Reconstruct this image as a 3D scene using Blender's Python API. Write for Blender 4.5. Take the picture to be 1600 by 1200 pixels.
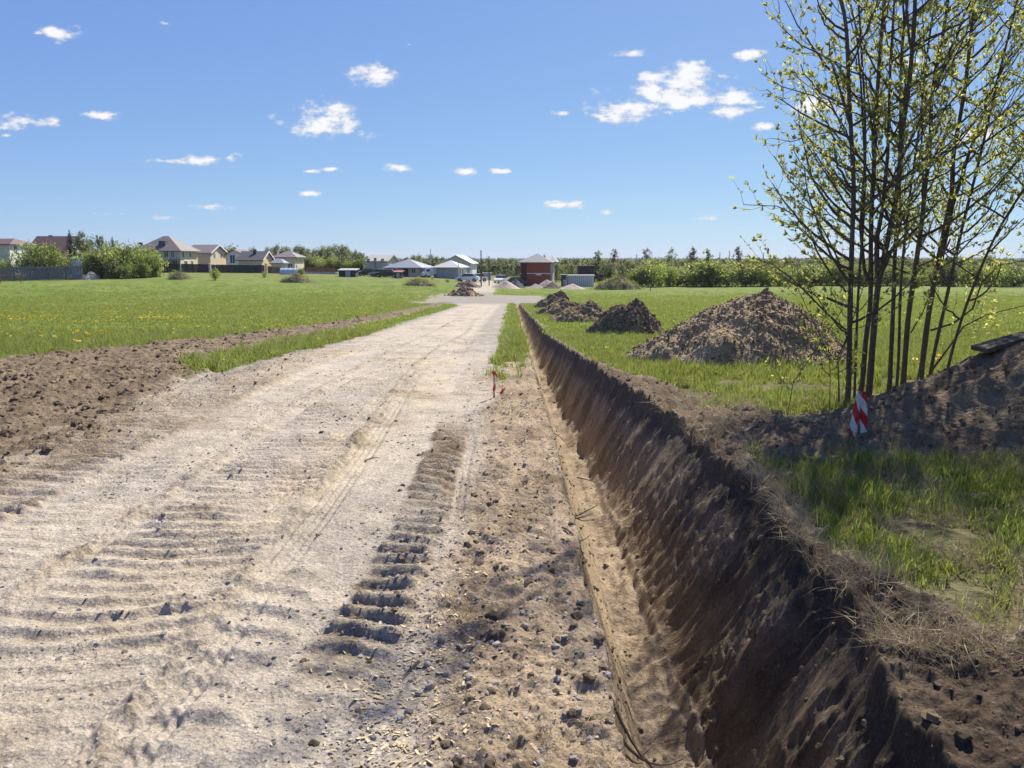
import bpy, math, random
import numpy as np
from mathutils import Vector, Matrix

# ------------------------------------------------------------------ camera, sky, sun, exposure
SC = bpy.context.scene
for o in list(bpy.data.objects): bpy.data.objects.remove(o)
PITCH = math.radians(9.37); CH = 1.65; F = 1200.0
cam = bpy.data.cameras.new('camera'); cam.sensor_width = 36; cam.lens = 27.0
cam.clip_start = 0.05; cam.clip_end = 20000
camo = bpy.data.objects.new('camera', cam); SC.collection.objects.link(camo)
camo.location = (0, 0, CH); camo.rotation_euler = (math.radians(90) - PITCH, 0, 0)
SC.camera = camo
SUN_EL = 48.0; SUN_AZ = 28.0            # degrees; azimuth to the right of the view direction (+Y)
sd = Vector((math.sin(math.radians(SUN_AZ)) * math.cos(math.radians(SUN_EL)),
             math.cos(math.radians(SUN_AZ)) * math.cos(math.radians(SUN_EL)), math.sin(math.radians(SUN_EL))))
sun = bpy.data.lights.new('sun', 'SUN'); sun.energy = 5.0; sun.angle = math.radians(0.53); sun.color = (1.0, 0.93, 0.81)
suno = bpy.data.objects.new('sun', sun); SC.collection.objects.link(suno)
suno.rotation_euler = sd.to_track_quat('Z', 'Y').to_euler(); suno.location = (30, 30, 60)
SC.view_settings.view_transform = 'Standard'; SC.view_settings.look = 'None'
SC.view_settings.gamma = 1.0; SC.view_settings.use_curve_mapping = False
SC.view_settings.exposure = 0.7
SKY_STRENGTH = 0.1

def ray(u, v):
    a = (u - 800) / F; b = (600 - v) / F
    return a, math.cos(PITCH) + b * math.sin(PITCH), -math.sin(PITCH) + b * math.cos(PITCH)
def at(u, v, Y):
    a, y, z = ray(u, v); t = Y / y
    return Vector((a * t, Y, CH + z * t))

world = bpy.data.worlds.new('World'); SC.world = world; world.use_nodes = True
wn = world.node_tree; wn.nodes.clear()
def build_world():
    N, L = wn.nodes.new, wn.links.new
    def math_(op, a, b=None, c=None, clamp=False):
        n = N('ShaderNodeMath'); n.operation = op; n.use_clamp = clamp
        for i, s in enumerate((a, b, c)):
            if s is None: continue
            if isinstance(s, (int, float)): n.inputs[i].default_value = s
            else: L(s, n.inputs[i])
        return n.outputs[0]
    sky = N('ShaderNodeTexSky'); sky.sky_type = 'NISHITA'; sky.sun_disc = False
    sky.sun_elevation = math.radians(SUN_EL); sky.sun_rotation = math.radians(SUN_AZ)
    sky.air_density = .7; sky.dust_density = 0.3; sky.ozone_density = 10; sky.altitude = 0
    # tone curve of a phone camera on the sky: one smooth power per channel, the same all over the sky
    spc = N('ShaderNodeSeparateColor'); L(sky.outputs[0], spc.inputs[0]); cbc = N('ShaderNodeCombineColor')
    for i, (k, g) in enumerate(((.50, .631), (.558, .62), (.58, .33))):
        L(math_('MULTIPLY', math_('POWER', math_('MULTIPLY', spc.outputs[i], .1), g), k / SKY_STRENGTH), cbc.inputs[i])
    bg = N('ShaderNodeBackground'); bg.inputs[1].default_value = SKY_STRENGTH; L(cbc.outputs[0], bg.inputs[0])
    tc = N('ShaderNodeTexCoord'); sp = N('ShaderNodeSeparateXYZ'); L(tc.outputs['Generated'], sp.inputs[0])
    ysafe = math_('MAXIMUM', sp.outputs[1], 0.05)
    p = math_('DIVIDE', sp.outputs[0], ysafe); q = math_('DIVIDE', sp.outputs[2], ysafe)
    cm = N('ShaderNodeCombineXYZ'); L(p, cm.inputs[0]); L(q, cm.inputs[1])
    # warp for ragged outlines
    nz = N('ShaderNodeTexNoise'); nz.noise_dimensions = '2D'; nz.inputs['Scale'].default_value = 26; nz.inputs['Detail'].default_value = 6
    mp = N('ShaderNodeMapping'); mp.inputs['Scale'].default_value = (1.0, 1.9, 1); L(cm.outputs[0], mp.inputs[0]); L(mp.outputs[0], nz.inputs['Vector'])
    nz2 = N('ShaderNodeTexNoise'); nz2.noise_dimensions = '2D'; nz2.inputs['Scale'].default_value = 95; nz2.inputs['Detail'].default_value = 7; nz2.inputs['Roughness'].default_value = .62
    L(mp.outputs[0], nz2.inputs['Vector'])
    clouds = [(92,50,26,9,1),(62,52,14,5,.6),(42,190,50,12,.95),(148,180,28,8,.8),(257,251,32,6,.75),(330,249,38,8,.8),
        (588,118,32,14,1),(510,188,52,26,1.05),(630,262,18,6,.9),(728,269,15,7,.9),(783,267,18,4,.7),(485,268,14,3.5,.6),(515,264,14,3.5,.6),
        (480,303,22,5,.7),(335,322,30,6,.8),(275,340,28,5,.7),(175,334,26,3,.5),(875,319,26,8,.95),(950,333,17,6,.9),(917,340,9,3,.6),
        (1108,341,27,7,.95),(877,178,18,6,.95),(980,85,19,7,.75),(985,168,54,22,1.1),(1050,152,64,17,1.1),(1085,128,46,26,1.1),(1022,119,20,10,1),
        (1145,150,26,12,.95),(1142,175,27,9,1),(1168,86,22,8,.8),(1268,165,46,13,1),(1193,198,19,6,.95),(1188,168,12,3,.6),(255,37,12,4,.6),
        (10,212,10,3,.6),(1330,330,26,6,.7),(852,370,14,4,.5),(540,315,10,3,.5),(1125,118,14,7,.8),(1530,210,40,12,.8),(1420,95,30,8,.7),(640,70,7,2,.2)]
    best = None
    for (u, v, rx, ry, k) in clouds:
        x, y, z = ray(u, v); pc, qc = x / y, z / y
        m = N('ShaderNodeVectorMath'); m.operation = 'MULTIPLY_ADD'
        sx, sy = F / rx / 1.15, F / ry / 1.1
        L(cm.outputs[0], m.inputs[0]); m.inputs[1].default_value = (sx, sy, 0); m.inputs[2].default_value = (-pc * sx, -qc * sy, 0)
        l = N('ShaderNodeVectorMath'); l.operation = 'LENGTH'; L(m.outputs[0], l.inputs[0])
        e = math_('SUBTRACT', k + (.22 if rx < 40 else .05), l.outputs['Value'])
        best = e if best is None else math_('MAXIMUM', best, e)
    body = math_('MAXIMUM', best, -1.0)
    n1 = math_('SUBTRACT', nz.outputs[0], .52); n2 = math_('SUBTRACT', nz2.outputs[0], .5)
    s = math_('ADD', math_('MULTIPLY_ADD', n1, 2.6, body), math_('MULTIPLY', n2, 1.3))
    mr = N('ShaderNodeMapRange'); mr.interpolation_type = 'SMOOTHSTEP'
    L(s, mr.inputs[0]); mr.inputs[1].default_value = 0.0; mr.inputs[2].default_value = .85
    front = math_('GREATER_THAN', sp.outputs[1], 0.1)
    al = math_('MULTIPLY', math_('MULTIPLY', mr.outputs[0], front), .96)
    cr = N('ShaderNodeMapRange'); L(s, cr.inputs[0]); cr.inputs[1].default_value = 0; cr.inputs[2].default_value = .9
    cr.inputs[3].default_value = .43; cr.inputs[4].default_value = .61
    cc = N('ShaderNodeCombineXYZ'); L(cr.outputs[0], cc.inputs[0]); L(math_('MULTIPLY', cr.outputs[0], 1.0), cc.inputs[1]); L(math_('MULTIPLY', cr.outputs[0], 1.03), cc.inputs[2])
    bg2 = N('ShaderNodeBackground'); L(cc.outputs[0], bg2.inputs[0]); bg2.inputs[1].default_value = 1.0
    mix = N('ShaderNodeMixShader'); L(al, mix.inputs[0]); L(bg.outputs[0], mix.inputs[1]); L(bg2.outputs[0], mix.inputs[2])
    out = N('ShaderNodeOutputWorld'); L(mix.outputs[0], out.inputs[0])
build_world()

# ------------------------------------------------------------------ helpers
R = random.Random(7); RN = np.random.RandomState(11)
def tag(o, label=None, cat=None, group=None, kind=None):
    if label: o['label'] = label
    if cat: o['category'] = cat
    if group: o['group'] = group
    if kind: o['kind'] = kind
    return o
def empty(name, loc, rz=0, label=None, cat=None, group=None):
    o = bpy.data.objects.new(name, None); SC.collection.objects.link(o)
    o.location = loc; o.rotation_euler = (0, 0, rz); o.empty_display_size = .2
    return tag(o, label, cat, group)
def link(name, me, m=None, parent=None, loc=None):
    if m is not None:
        me.materials.clear(); me.materials.append(m)
    o = bpy.data.objects.new(name, me); SC.collection.objects.link(o)
    if parent is not None: o.parent = parent
    if loc is not None: o.location = loc
    return o
class MB:
    def __init__(s): s.v = []; s.f = []
    def add(s, vs, fs):
        b = len(s.v); s.v += [tuple(p) for p in vs]; s.f += [tuple(i + b for i in f) for f in fs]; return s
    def box(s, x0, x1, y0, y1, z0, z1):
        vs = [(x0,y0,z0),(x1,y0,z0),(x1,y1,z0),(x0,y1,z0),(x0,y0,z1),(x1,y0,z1),(x1,y1,z1),(x0,y1,z1)]
        return s.add(vs, [(0,3,2,1),(4,5,6,7),(0,1,5,4),(1,2,6,5),(2,3,7,6),(3,0,4,7)])
    def tube(s, pts, rad, n=6, cap=True):
        pts = [Vector(p) for p in pts]; k = len(pts); b = len(s.v); prev = None
        for i, p in enumerate(pts):
            d = (pts[min(i+1,k-1)] - pts[max(i-1,0)]).normalized()
            if prev is None: a = d.orthogonal().normalized()
            else:
                a = (prev - d * prev.dot(d))
                a = a.normalized() if a.length > 1e-6 else d.orthogonal().normalized()
            prev = a; c = d.cross(a); r = rad[i] if hasattr(rad, '__len__') else rad
            for j in range(n):
                t = 2 * math.pi * j / n
                s.v.append(tuple(p + (a * math.cos(t) + c * math.sin(t)) * r))
        for i in range(k - 1):
            for j in range(n):
                s.f.append((b+i*n+j, b+i*n+(j+1)%n, b+(i+1)*n+(j+1)%n, b+(i+1)*n+j))
        if cap:
            s.f.append(tuple(b + (k-1)*n + j for j in range(n))); s.f.append(tuple(b + n - 1 - j for j in range(n)))
        return s
    def mesh(s, name, smooth=False):
        me = bpy.data.meshes.new(name); me.from_pydata(s.v, [], s.f)
        if smooth: me.polygons.foreach_set('use_smooth', [True] * len(me.polygons))
        me.update(); return me
    def build(s, name, m, parent=None, loc=None, smooth=False):
        return link(name, s.mesh(name, smooth), m, parent, loc)
def np_mesh(name, V, Q, smooth=True, col=None, tri=False):
    k = 3 if tri else 4
    me = bpy.data.meshes.new(name); me.vertices.add(len(V)); me.vertices.foreach_set('co', V.astype(np.float32).ravel())
    n = len(Q); me.loops.add(n * k); me.loops.foreach_set('vertex_index', Q.astype(np.int32).ravel())
    me.polygons.add(n); me.polygons.foreach_set('loop_start', np.arange(0, n * k, k, dtype=np.int32))
    try: me.polygons.foreach_set('loop_total', np.full(n, k, dtype=np.int32))
    except Exception: pass
    if smooth: me.polygons.foreach_set('use_smooth', np.ones(n, dtype=bool))
    if col is not None:
        a = me.attributes.new('albedo', 'FLOAT_COLOR', 'POINT')
        c4 = np.ones((len(V), 4), dtype=np.float32); c4[:, :3] = col; a.data.foreach_set('color', c4.ravel())
    me.update(calc_edges=True); me.validate(); return me

# numpy gradient noise
def _h(ix, iy, seed):
    with np.errstate(over='ignore'):
        h = (ix.astype(np.uint32) * np.uint32(374761393)) ^ (iy.astype(np.uint32) * np.uint32(668265263)) ^ np.uint32((seed * 2246822519) & 0xffffffff)
        h = (h ^ (h >> np.uint32(13))) * np.uint32(1274126177); h = h ^ (h >> np.uint32(16))
    return h
def pn(x, y, seed=0):
    x = np.asarray(x, dtype=np.float64); y = np.asarray(y, dtype=np.float64)
    xi = np.floor(x); yi = np.floor(y); fx = x - xi; fy = y - yi; xi = xi.astype(np.int64); yi = yi.astype(np.int64)
    def g(ax, ay, dx, dy):
        a = (_h(ax, ay, seed) & np.uint32(1023)).astype(np.float64) * (2 * np.pi / 1024)
        return np.cos(a) * dx + np.sin(a) * dy
    ux = fx * fx * fx * (fx * (fx * 6 - 15) + 10); uy = fy * fy * fy * (fy * (fy * 6 - 15) + 10)
    a = g(xi, yi, fx, fy); b = g(xi+1, yi, fx-1, fy); c = g(xi, yi+1, fx, fy-1); d = g(xi+1, yi+1, fx-1, fy-1)
    return ((a + (b - a) * ux) * (1 - uy) + (c + (d - c) * ux) * uy) * 1.5
def fbm(x, y, o=4, seed=0, g=.5):
    s = 0; a = 1; t = 0
    for i in range(o):
        s = s + a * pn(x * 2**i + 17.3*i, y * 2**i + 5.1*i, seed + i); t += a; a *= g
    return s / t
def ridged(x, y, o=3, seed=0):
    s = 0; a = 1; t = 0
    for i in range(o):
        s = s + a * (1 - 2*np.abs(pn(x * 2**i + 9.3*i, y * 2**i + 3.1*i, seed + i))); t += a; a *= .5
    return s / t
def ss(x, a, b):
    t = np.clip((x - a) / (b - a), 0, 1); return t * t * (3 - 2 * t)

# ------------------------------------------------------------------ materials
def mat(name, col, rough=.85, var=.18, scale=8.0, bump=0.0, bscale=30, metal=0.0, obj=True, attr=False, spec=.3, extra=None):
    m = bpy.data.materials.new(name); m.use_nodes = True; nt = m.node_tree; N, L = nt.nodes.new, nt.links.new
    b = nt.nodes['Principled BSDF']; b.inputs['Roughness'].default_value = rough; b.inputs['Metallic'].default_value = metal
    b.inputs['Specular IOR Level'].default_value = spec
    tc = N('ShaderNodeTexCoord'); nz = N('ShaderNodeTexNoise'); nz.inputs['Scale'].default_value = scale; nz.inputs['Detail'].default_value = 6; RNDL = name in ('grey_stone', 'soil_clod', 'wood_chip')
    nz.inputs['Roughness'].default_value = .62
    L(tc.outputs['Object'], nz.inputs['Vector'])
    mr = N('ShaderNodeMapRange'); mr.inputs[1].default_value = .3; mr.inputs[2].default_value = .7; mr.inputs[3].default_value = 1 - var; mr.inputs[4].default_value = 1 + var
    L(nz.outputs[0], mr.inputs[0])
    mx = N('ShaderNodeVectorMath'); mx.operation = 'SCALE'
    if attr:
        a = N('ShaderNodeAttribute'); a.attribute_name = 'albedo'; L(a.outputs['Color'], mx.inputs[0])
    else: mx.inputs[0].default_value = col
    L(mr.outputs[0], mx.inputs['Scale'])
    L(mx.outputs[0], b.inputs['Base Color'])
    if RNDL:
        oi = N('ShaderNodeObjectInfo'); mo_ = N('ShaderNodeMapRange'); L(oi.outputs['Random'], mo_.inputs[0]); mo_.inputs[3].default_value = .5; mo_.inputs[4].default_value = 1.35
        vv = N('ShaderNodeVectorMath'); vv.operation = 'SCALE'; L(mx.outputs[0], vv.inputs[0]); L(mo_.outputs[0], vv.inputs['Scale']); L(vv.outputs[0], b.inputs['Base Color'])
    if bump:
        n2 = N('ShaderNodeTexNoise'); n2.inputs['Scale'].default_value = bscale; n2.inputs['Detail'].default_value = 5; L(tc.outputs['Object'], n2.inputs['Vector'])
        bp = N('ShaderNodeBump'); bp.inputs['Strength'].default_value = bump; bp.inputs['Distance'].default_value = 1.0 / bscale
        L(n2.outputs[0], bp.inputs['Height']); L(bp.outputs[0], b.inputs['Normal'])
    if extra: extra(nt, b, mx, tc)
    return m
def leafmat(name, col, trans=.5, var=.3, tcol=None, rough=.5):
    m = bpy.data.materials.new(name); m.use_nodes = True; nt = m.node_tree; nt.nodes.clear(); N, L = nt.nodes.new, nt.links.new
    oi = N('ShaderNodeObjectInfo'); geo = N('ShaderNodeNewGeometry')
    mr = N('ShaderNodeMapRange'); L(geo.outputs['Random Per Island'], mr.inputs[0]); mr.inputs[3].default_value = 1 - var; mr.inputs[4].default_value = 1 + var
    mr2 = N('ShaderNodeMapRange'); L(oi.outputs['Random'], mr2.inputs[0]); mr2.inputs[3].default_value = .82; mr2.inputs[4].default_value = 1.18
    mm = N('ShaderNodeMath'); mm.operation = 'MULTIPLY'; L(mr.outputs[0], mm.inputs[0]); L(mr2.outputs[0], mm.inputs[1])
    def sc(c):
        v = N('ShaderNodeVectorMath'); v.operation = 'SCALE'; v.inputs[0].default_value = c; L(mm.outputs[0], v.inputs['Scale']); return v.outputs[0]
    d = N('ShaderNodeBsdfPrincipled'); L(sc(col), d.inputs['Base Color']); d.inputs['Roughness'].default_value = rough; d.inputs['Specular IOR Level'].default_value = .25
    t = N('ShaderNodeBsdfTranslucent'); L(sc(tcol or col), t.inputs['Color'])
    mx = N('ShaderNodeMixShader'); mx.inputs[0].default_value = trans; L(d.outputs[0], mx.inputs[1]); L(t.outputs[0], mx.inputs[2])
    o = N('ShaderNodeOutputMaterial'); L(mx.outputs[0], o.inputs[0]); return m

def ground_extra(nt, b, mx, tc):
    N, L = nt.nodes.new, nt.links.new
    # fine grit: speckle of small pale and dark grains
    vo = N('ShaderNodeTexVoronoi'); vo.inputs['Scale'].default_value = 55; L(tc.outputs['Object'], vo.inputs['Vector'])
    sp = N('ShaderNodeSeparateColor'); L(vo.outputs['Color'], sp.inputs[0])
    mr = N('ShaderNodeMapRange'); mr.inputs[1].default_value = 0; mr.inputs[2].default_value = 1; mr.inputs[3].default_value = .84; mr.inputs[4].default_value = 1.14
    L(sp.outputs[0], mr.inputs[0])
    v2 = N('ShaderNodeTexVoronoi'); v2.inputs['Scale'].default_value = 150; L(tc.outputs['Object'], v2.inputs['Vector']); s2 = N('ShaderNodeSeparateColor'); L(v2.outputs['Color'], s2.inputs[0])
    mr2 = N('ShaderNodeMapRange'); L(s2.outputs[1], mr2.inputs[0]); mr2.inputs[3].default_value = .80; mr2.inputs[4].default_value = 1.16
    n3 = N('ShaderNodeTexNoise'); n3.inputs['Scale'].default_value = 3.2; n3.inputs['Detail'].default_value = 9; n3.inputs['Roughness'].default_value = .75; L(tc.outputs['Object'], n3.inputs['Vector'])
    mr3 = N('ShaderNodeMapRange'); L(n3.outputs[0], mr3.inputs[0]); mr3.inputs[1].default_value = .3; mr3.inputs[2].default_value = .7; mr3.inputs[3].default_value = .84; mr3.inputs[4].default_value = 1.13
    q1 = N('ShaderNodeMath'); q1.operation = 'MULTIPLY'; L(mr.outputs[0], q1.inputs[0]); L(mr2.outputs[0], q1.inputs[1])
    q2 = N('ShaderNodeMath'); q2.operation = 'MULTIPLY'; L(q1.outputs[0], q2.inputs[0]); L(mr3.outputs[0], q2.inputs[1])
    m2 = N('ShaderNodeVectorMath'); m2.operation = 'SCALE'; L(mx.outputs[0], m2.inputs[0]); L(q2.outputs[0], m2.inputs['Scale'])
    L(m2.outputs[0], b.inputs['Base Color'])
    n1 = N('ShaderNodeTexNoise'); n1.inputs['Scale'].default_value = 22; n1.inputs['Detail'].default_value = 8; n1.inputs['Roughness'].default_value = .7; L(tc.outputs['Object'], n1.inputs['Vector'])
    b1 = N('ShaderNodeBump'); b1.inputs['Strength'].default_value = .75; b1.inputs['Distance'].default_value = .035; L(n1.outputs[0], b1.inputs['Height'])
    b2 = N('ShaderNodeBump'); b2.inputs['Strength'].default_value = .5; b2.inputs['Distance'].default_value = .008; L(vo.outputs['Distance'], b2.inputs['Height']); L(b1.outputs[0], b2.inputs['Normal'])
    L(b2.outputs[0], b.inputs['Normal'])
M_ground = mat('earth', (.3,.25,.2), rough=.95, var=.16, scale=7, attr=True, extra=ground_extra, spec=.1)
def trench_extra(nt, b, mx, tc):
    ground_extra(nt, b, mx, tc); N, L = nt.nodes.new, nt.links.new
    col_in = b.inputs['Base Color'].links[0].from_socket; nrm_in = b.inputs['Normal'].links[0].from_socket
    sp = N('ShaderNodeSeparateXYZ'); L(tc.outputs['Object'], sp.inputs[0])
    ad = N('ShaderNodeMath'); ad.operation = 'MULTIPLY_ADD'; L(sp.outputs[0], ad.inputs[0]); ad.inputs[1].default_value = .35; L(sp.outputs[1], ad.inputs[2])
    cb = N('ShaderNodeCombineXYZ'); L(ad.outputs[0], cb.inputs[0])
    sc = N('ShaderNodeMath'); sc.operation = 'MULTIPLY'; L(sp.outputs[0], sc.inputs[0]); sc.inputs[1].default_value = .26; L(sc.outputs[0], cb.inputs[1])
    ns = N('ShaderNodeTexNoise'); ns.inputs['Scale'].default_value = 13; ns.inputs['Detail'].default_value = 7; ns.inputs['Roughness'].default_value = .68; ns.inputs['Distortion'].default_value = .25; L(cb.outputs[0], ns.inputs['Vector'])
    # only where the face is a wall leaning left or right
    ge = N('ShaderNodeNewGeometry'); sn = N('ShaderNodeSeparateXYZ'); L(ge.outputs['Normal'], sn.inputs[0])
    mk = N('ShaderNodeMapRange'); L(sn.outputs[0], mk.inputs[0]); mk.inputs[1].default_value = -.2; mk.inputs[2].default_value = -.5
    mr = N('ShaderNodeMapRange'); L(ns.outputs[0], mr.inputs[0]); mr.inputs[1].default_value = .36; mr.inputs[2].default_value = .64; mr.inputs[3].default_value = .84; mr.inputs[4].default_value = 1.17
    one = N('ShaderNodeMix'); one.data_type = 'FLOAT'; L(mk.outputs[0], one.inputs[0]); one.inputs[2].default_value = 1; L(mr.outputs[0], one.inputs[3])
    m = N('ShaderNodeVectorMath'); m.operation = 'SCALE'; L(col_in, m.inputs[0]); L(one.outputs[0], m.inputs['Scale']); L(m.outputs[0], b.inputs['Base Color'])
    st = N('ShaderNodeMath'); st.operation = 'MULTIPLY'; L(mk.outputs[0], st.inputs[0]); st.inputs[1].default_value = 1.0
    bp = N('ShaderNodeBump'); bp.inputs['Distance'].default_value = .07; L(st.outputs[0], bp.inputs['Strength']); L(ns.outputs[0], bp.inputs['Height']); L(nrm_in, bp.inputs['Normal']); L(bp.outputs[0], b.inputs['Normal'])
M_trench = mat('trench_clay', (.3,.25,.2), rough=.95, var=.16, scale=7, attr=True, extra=trench_extra, spec=.1)
M_soil = mat('dug_soil', (.15,.11,.08), rough=.95, var=.3, scale=14, bump=.8, bscale=28, attr=True, spec=.1)
M_field = mat('meadow', (.1,.15,.03), rough=.9, var=.22, scale=3.5, bump=.9, bscale=9, attr=True, spec=.05)
M_grass = leafmat('grass_blade', (.155,.195,.042), .42, .42, (.29,.33,.06))
M_straw = leafmat('dry_straw', (.34,.27,.16), .2, .4)
M_leaf = leafmat('willow_leaf', (.27,.30,.09), .5, .45, (.60,.60,.16))
M_bush = leafmat('bush_leaf', (.20,.24,.07), .45, .35, (.36,.41,.10))
M_birch = leafmat('birch_leaf', (.175,.195,.085), .45, .35, (.28,.31,.12))
M_buds = leafmat('budding_twigs', (.27,.215,.14), .45, .35)
M_spruce = leafmat('spruce_needle', (.022,.034,.022), .1, .4)
M_farwood = leafmat('far_wood_leaf', (.17,.19,.085), .45, .4, (.25,.27,.12))
M_farspruce = leafmat('far_spruce_leaf', (.045,.06,.045), .1, .4)
M_bark = mat('willow_bark', (.12,.095,.072), rough=.9, var=.35, scale=18, bump=.8, bscale=60)
M_twig = mat('twig_bark', (.10,.075,.055), rough=.85, var=.3, scale=10)
M_yellow = leafmat('dandelion_petal', (.75,.52,.02), .2, .15)
M_stone = mat('grey_stone', (.40,.355,.30), rough=.85, var=.3, scale=9, bump=.5, bscale=40)
M_clod = mat('soil_clod', (.255,.188,.117), rough=.98, var=.35, scale=22, bump=.8, bscale=60)
M_chip = mat('wood_chip', (.55,.43,.26), rough=.8, var=.35, scale=12)
M_rubble = mat('rubble', (.45,.38,.32), rough=.95, var=.3, scale=2, bump=.8, bscale=4)

# ------------------------------------------------------------------ terrain functions
_py = np.array([-80, 0, 10, 14, 22, 32, 62, 100, 150, 200, 300, 700, 1300, 2600, 3600, 7000.])
_pz = np.array([0.2, 0, 0, -.16, -.57, -.98, -2.2, -2.75, -3.05, -3.1, -5, -21, -24, -12.5, -11, -30.])
_ua = np.array([-900, 0, 250, 500, 650, 740, 820, 950, 1300, 1600, 2500.])
_va = np.array([431, 431, 427, 430, 433, 438, 444, 446, 443.5, 445, 445.])
_la = []
for _u, _v in zip(_ua, _va):
    p_ = at(_u, _v, 150.0); _la.append(p_.z + 3.05)
_la = np.array(_la)
def H0(X, Y):
    X = np.asarray(X, float); Y = np.asarray(Y, float)
    # monotone smooth profile
    z = np.interp(Y, _py, _pz)
    z = (z + np.interp(Y * 1.06 + .4, _py, _pz) + np.interp(Y * .94 - .4, _py, _pz)) / 3
    a = X / np.maximum(Y, 1.0)
    Lx = np.interp(800 + a * F, _ua, _la)
    return z + Lx * ss(Y, 62, 150) * (1 - ss(Y, 240, 650))
def gz(X, Y): return float(H0(X, Y))
def gp(u, v):
    a, y, z = ray(u, v); t = 1.0; 
    while t < 400:
        if CH + z * t < gz(a * t, y * t): break
        t *= 1.01
    lo, hi = t / 1.01, t
    for _ in range(20):
        m = (lo + hi) / 2
        if CH + z * m < gz(a * m, y * m): hi = m
        else: lo = m
    return Vector((a * hi, y * hi, CH + z * hi))

def trench(X, Y):
    """returns (depth below ground, wall parameter masks)"""
    Yc = np.clip(Y, 1.0, 70)
    xl = np.interp(Yc, [1, 4, 14, 30, 66], [.40, .37, .33, .30, .26]) + .05*pn(Yc*1.1, Yc*0+3.3, 21) + .03*pn(Yc*5, Yc*0+1, 22) + .012*pn(Yc*14, X*3, 25)
    f0 = np.interp(Yc, [1, 7, 20, 66], [.70, .73, .54, .41]); f1 = np.interp(Yc, [1, 7, 20, 66], [.96, .97, .68, .51])
    xr = np.interp(Yc, [1, 2.4, 3.2, 5, 7.5, 9.5, 11.5, 14, 20, 66], [1.28, 1.38, 1.56, 1.66, 1.62, 1.38, 1.26, 1.18, 1.0, .72]) + (.07*pn(Yc*.9, Yc*0+7, 23) + .03*pn(Yc*5, Yc*0+7, 24)) * np.interp(Yc, [0, 10, 66], [1, .8, .3])
    dep = np.interp(Yc, [1, 8, 20, 66], [1.02, .98, .68, .45])
    l = np.clip((X - xl) / (f0 - xl), 0, 1); r = np.clip((xr - X) / (xr - f1), 0, 1)
    l = np.where(l > 0, l ** .9, 0)
    r = ss(r, -.02, 1.0) * .35 + r * .65
    d = dep * np.minimum(l, r)
    end = 1 - ss(Y, 64, 66.5)
    return d * end, xl, f0, f1, xr, end

def lug(X, Y, xc, hw, sp, amp, skew=0., seed=1, y0=0, y1=99, sharp=1.6):
    m = ss(hw - np.abs(X - xc) + .04*pn(X*5, Y*5, seed), -.03, .06) * ss(Y, y0, y0+1.2) * (1 - ss(Y, y1-1.8, y1))
    ph = (Y + skew * (X - xc) + .035*pn(X*2.2, Y*2.2, seed+1) + .006*pn(X*9, Y*9, seed+4) + .25*(X - xc)**2*np.sign(skew + 1e-9)) / sp
    fr = ph - np.floor(ph); s = np.clip(np.minimum(fr / .24, (1 - fr) / .76), 0, 1) ** 1.15
    gate = np.clip((.85 if seed in (61, 75) else .62) + .8*pn(X*1.1, Y*1.3, seed+2) + .4*pn(X*4, Y*6, seed+3), 0, 1.15)
    return amp * m * s * gate * (1 + .22*pn(X*11, Y*11, seed+5)), m * gate

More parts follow.
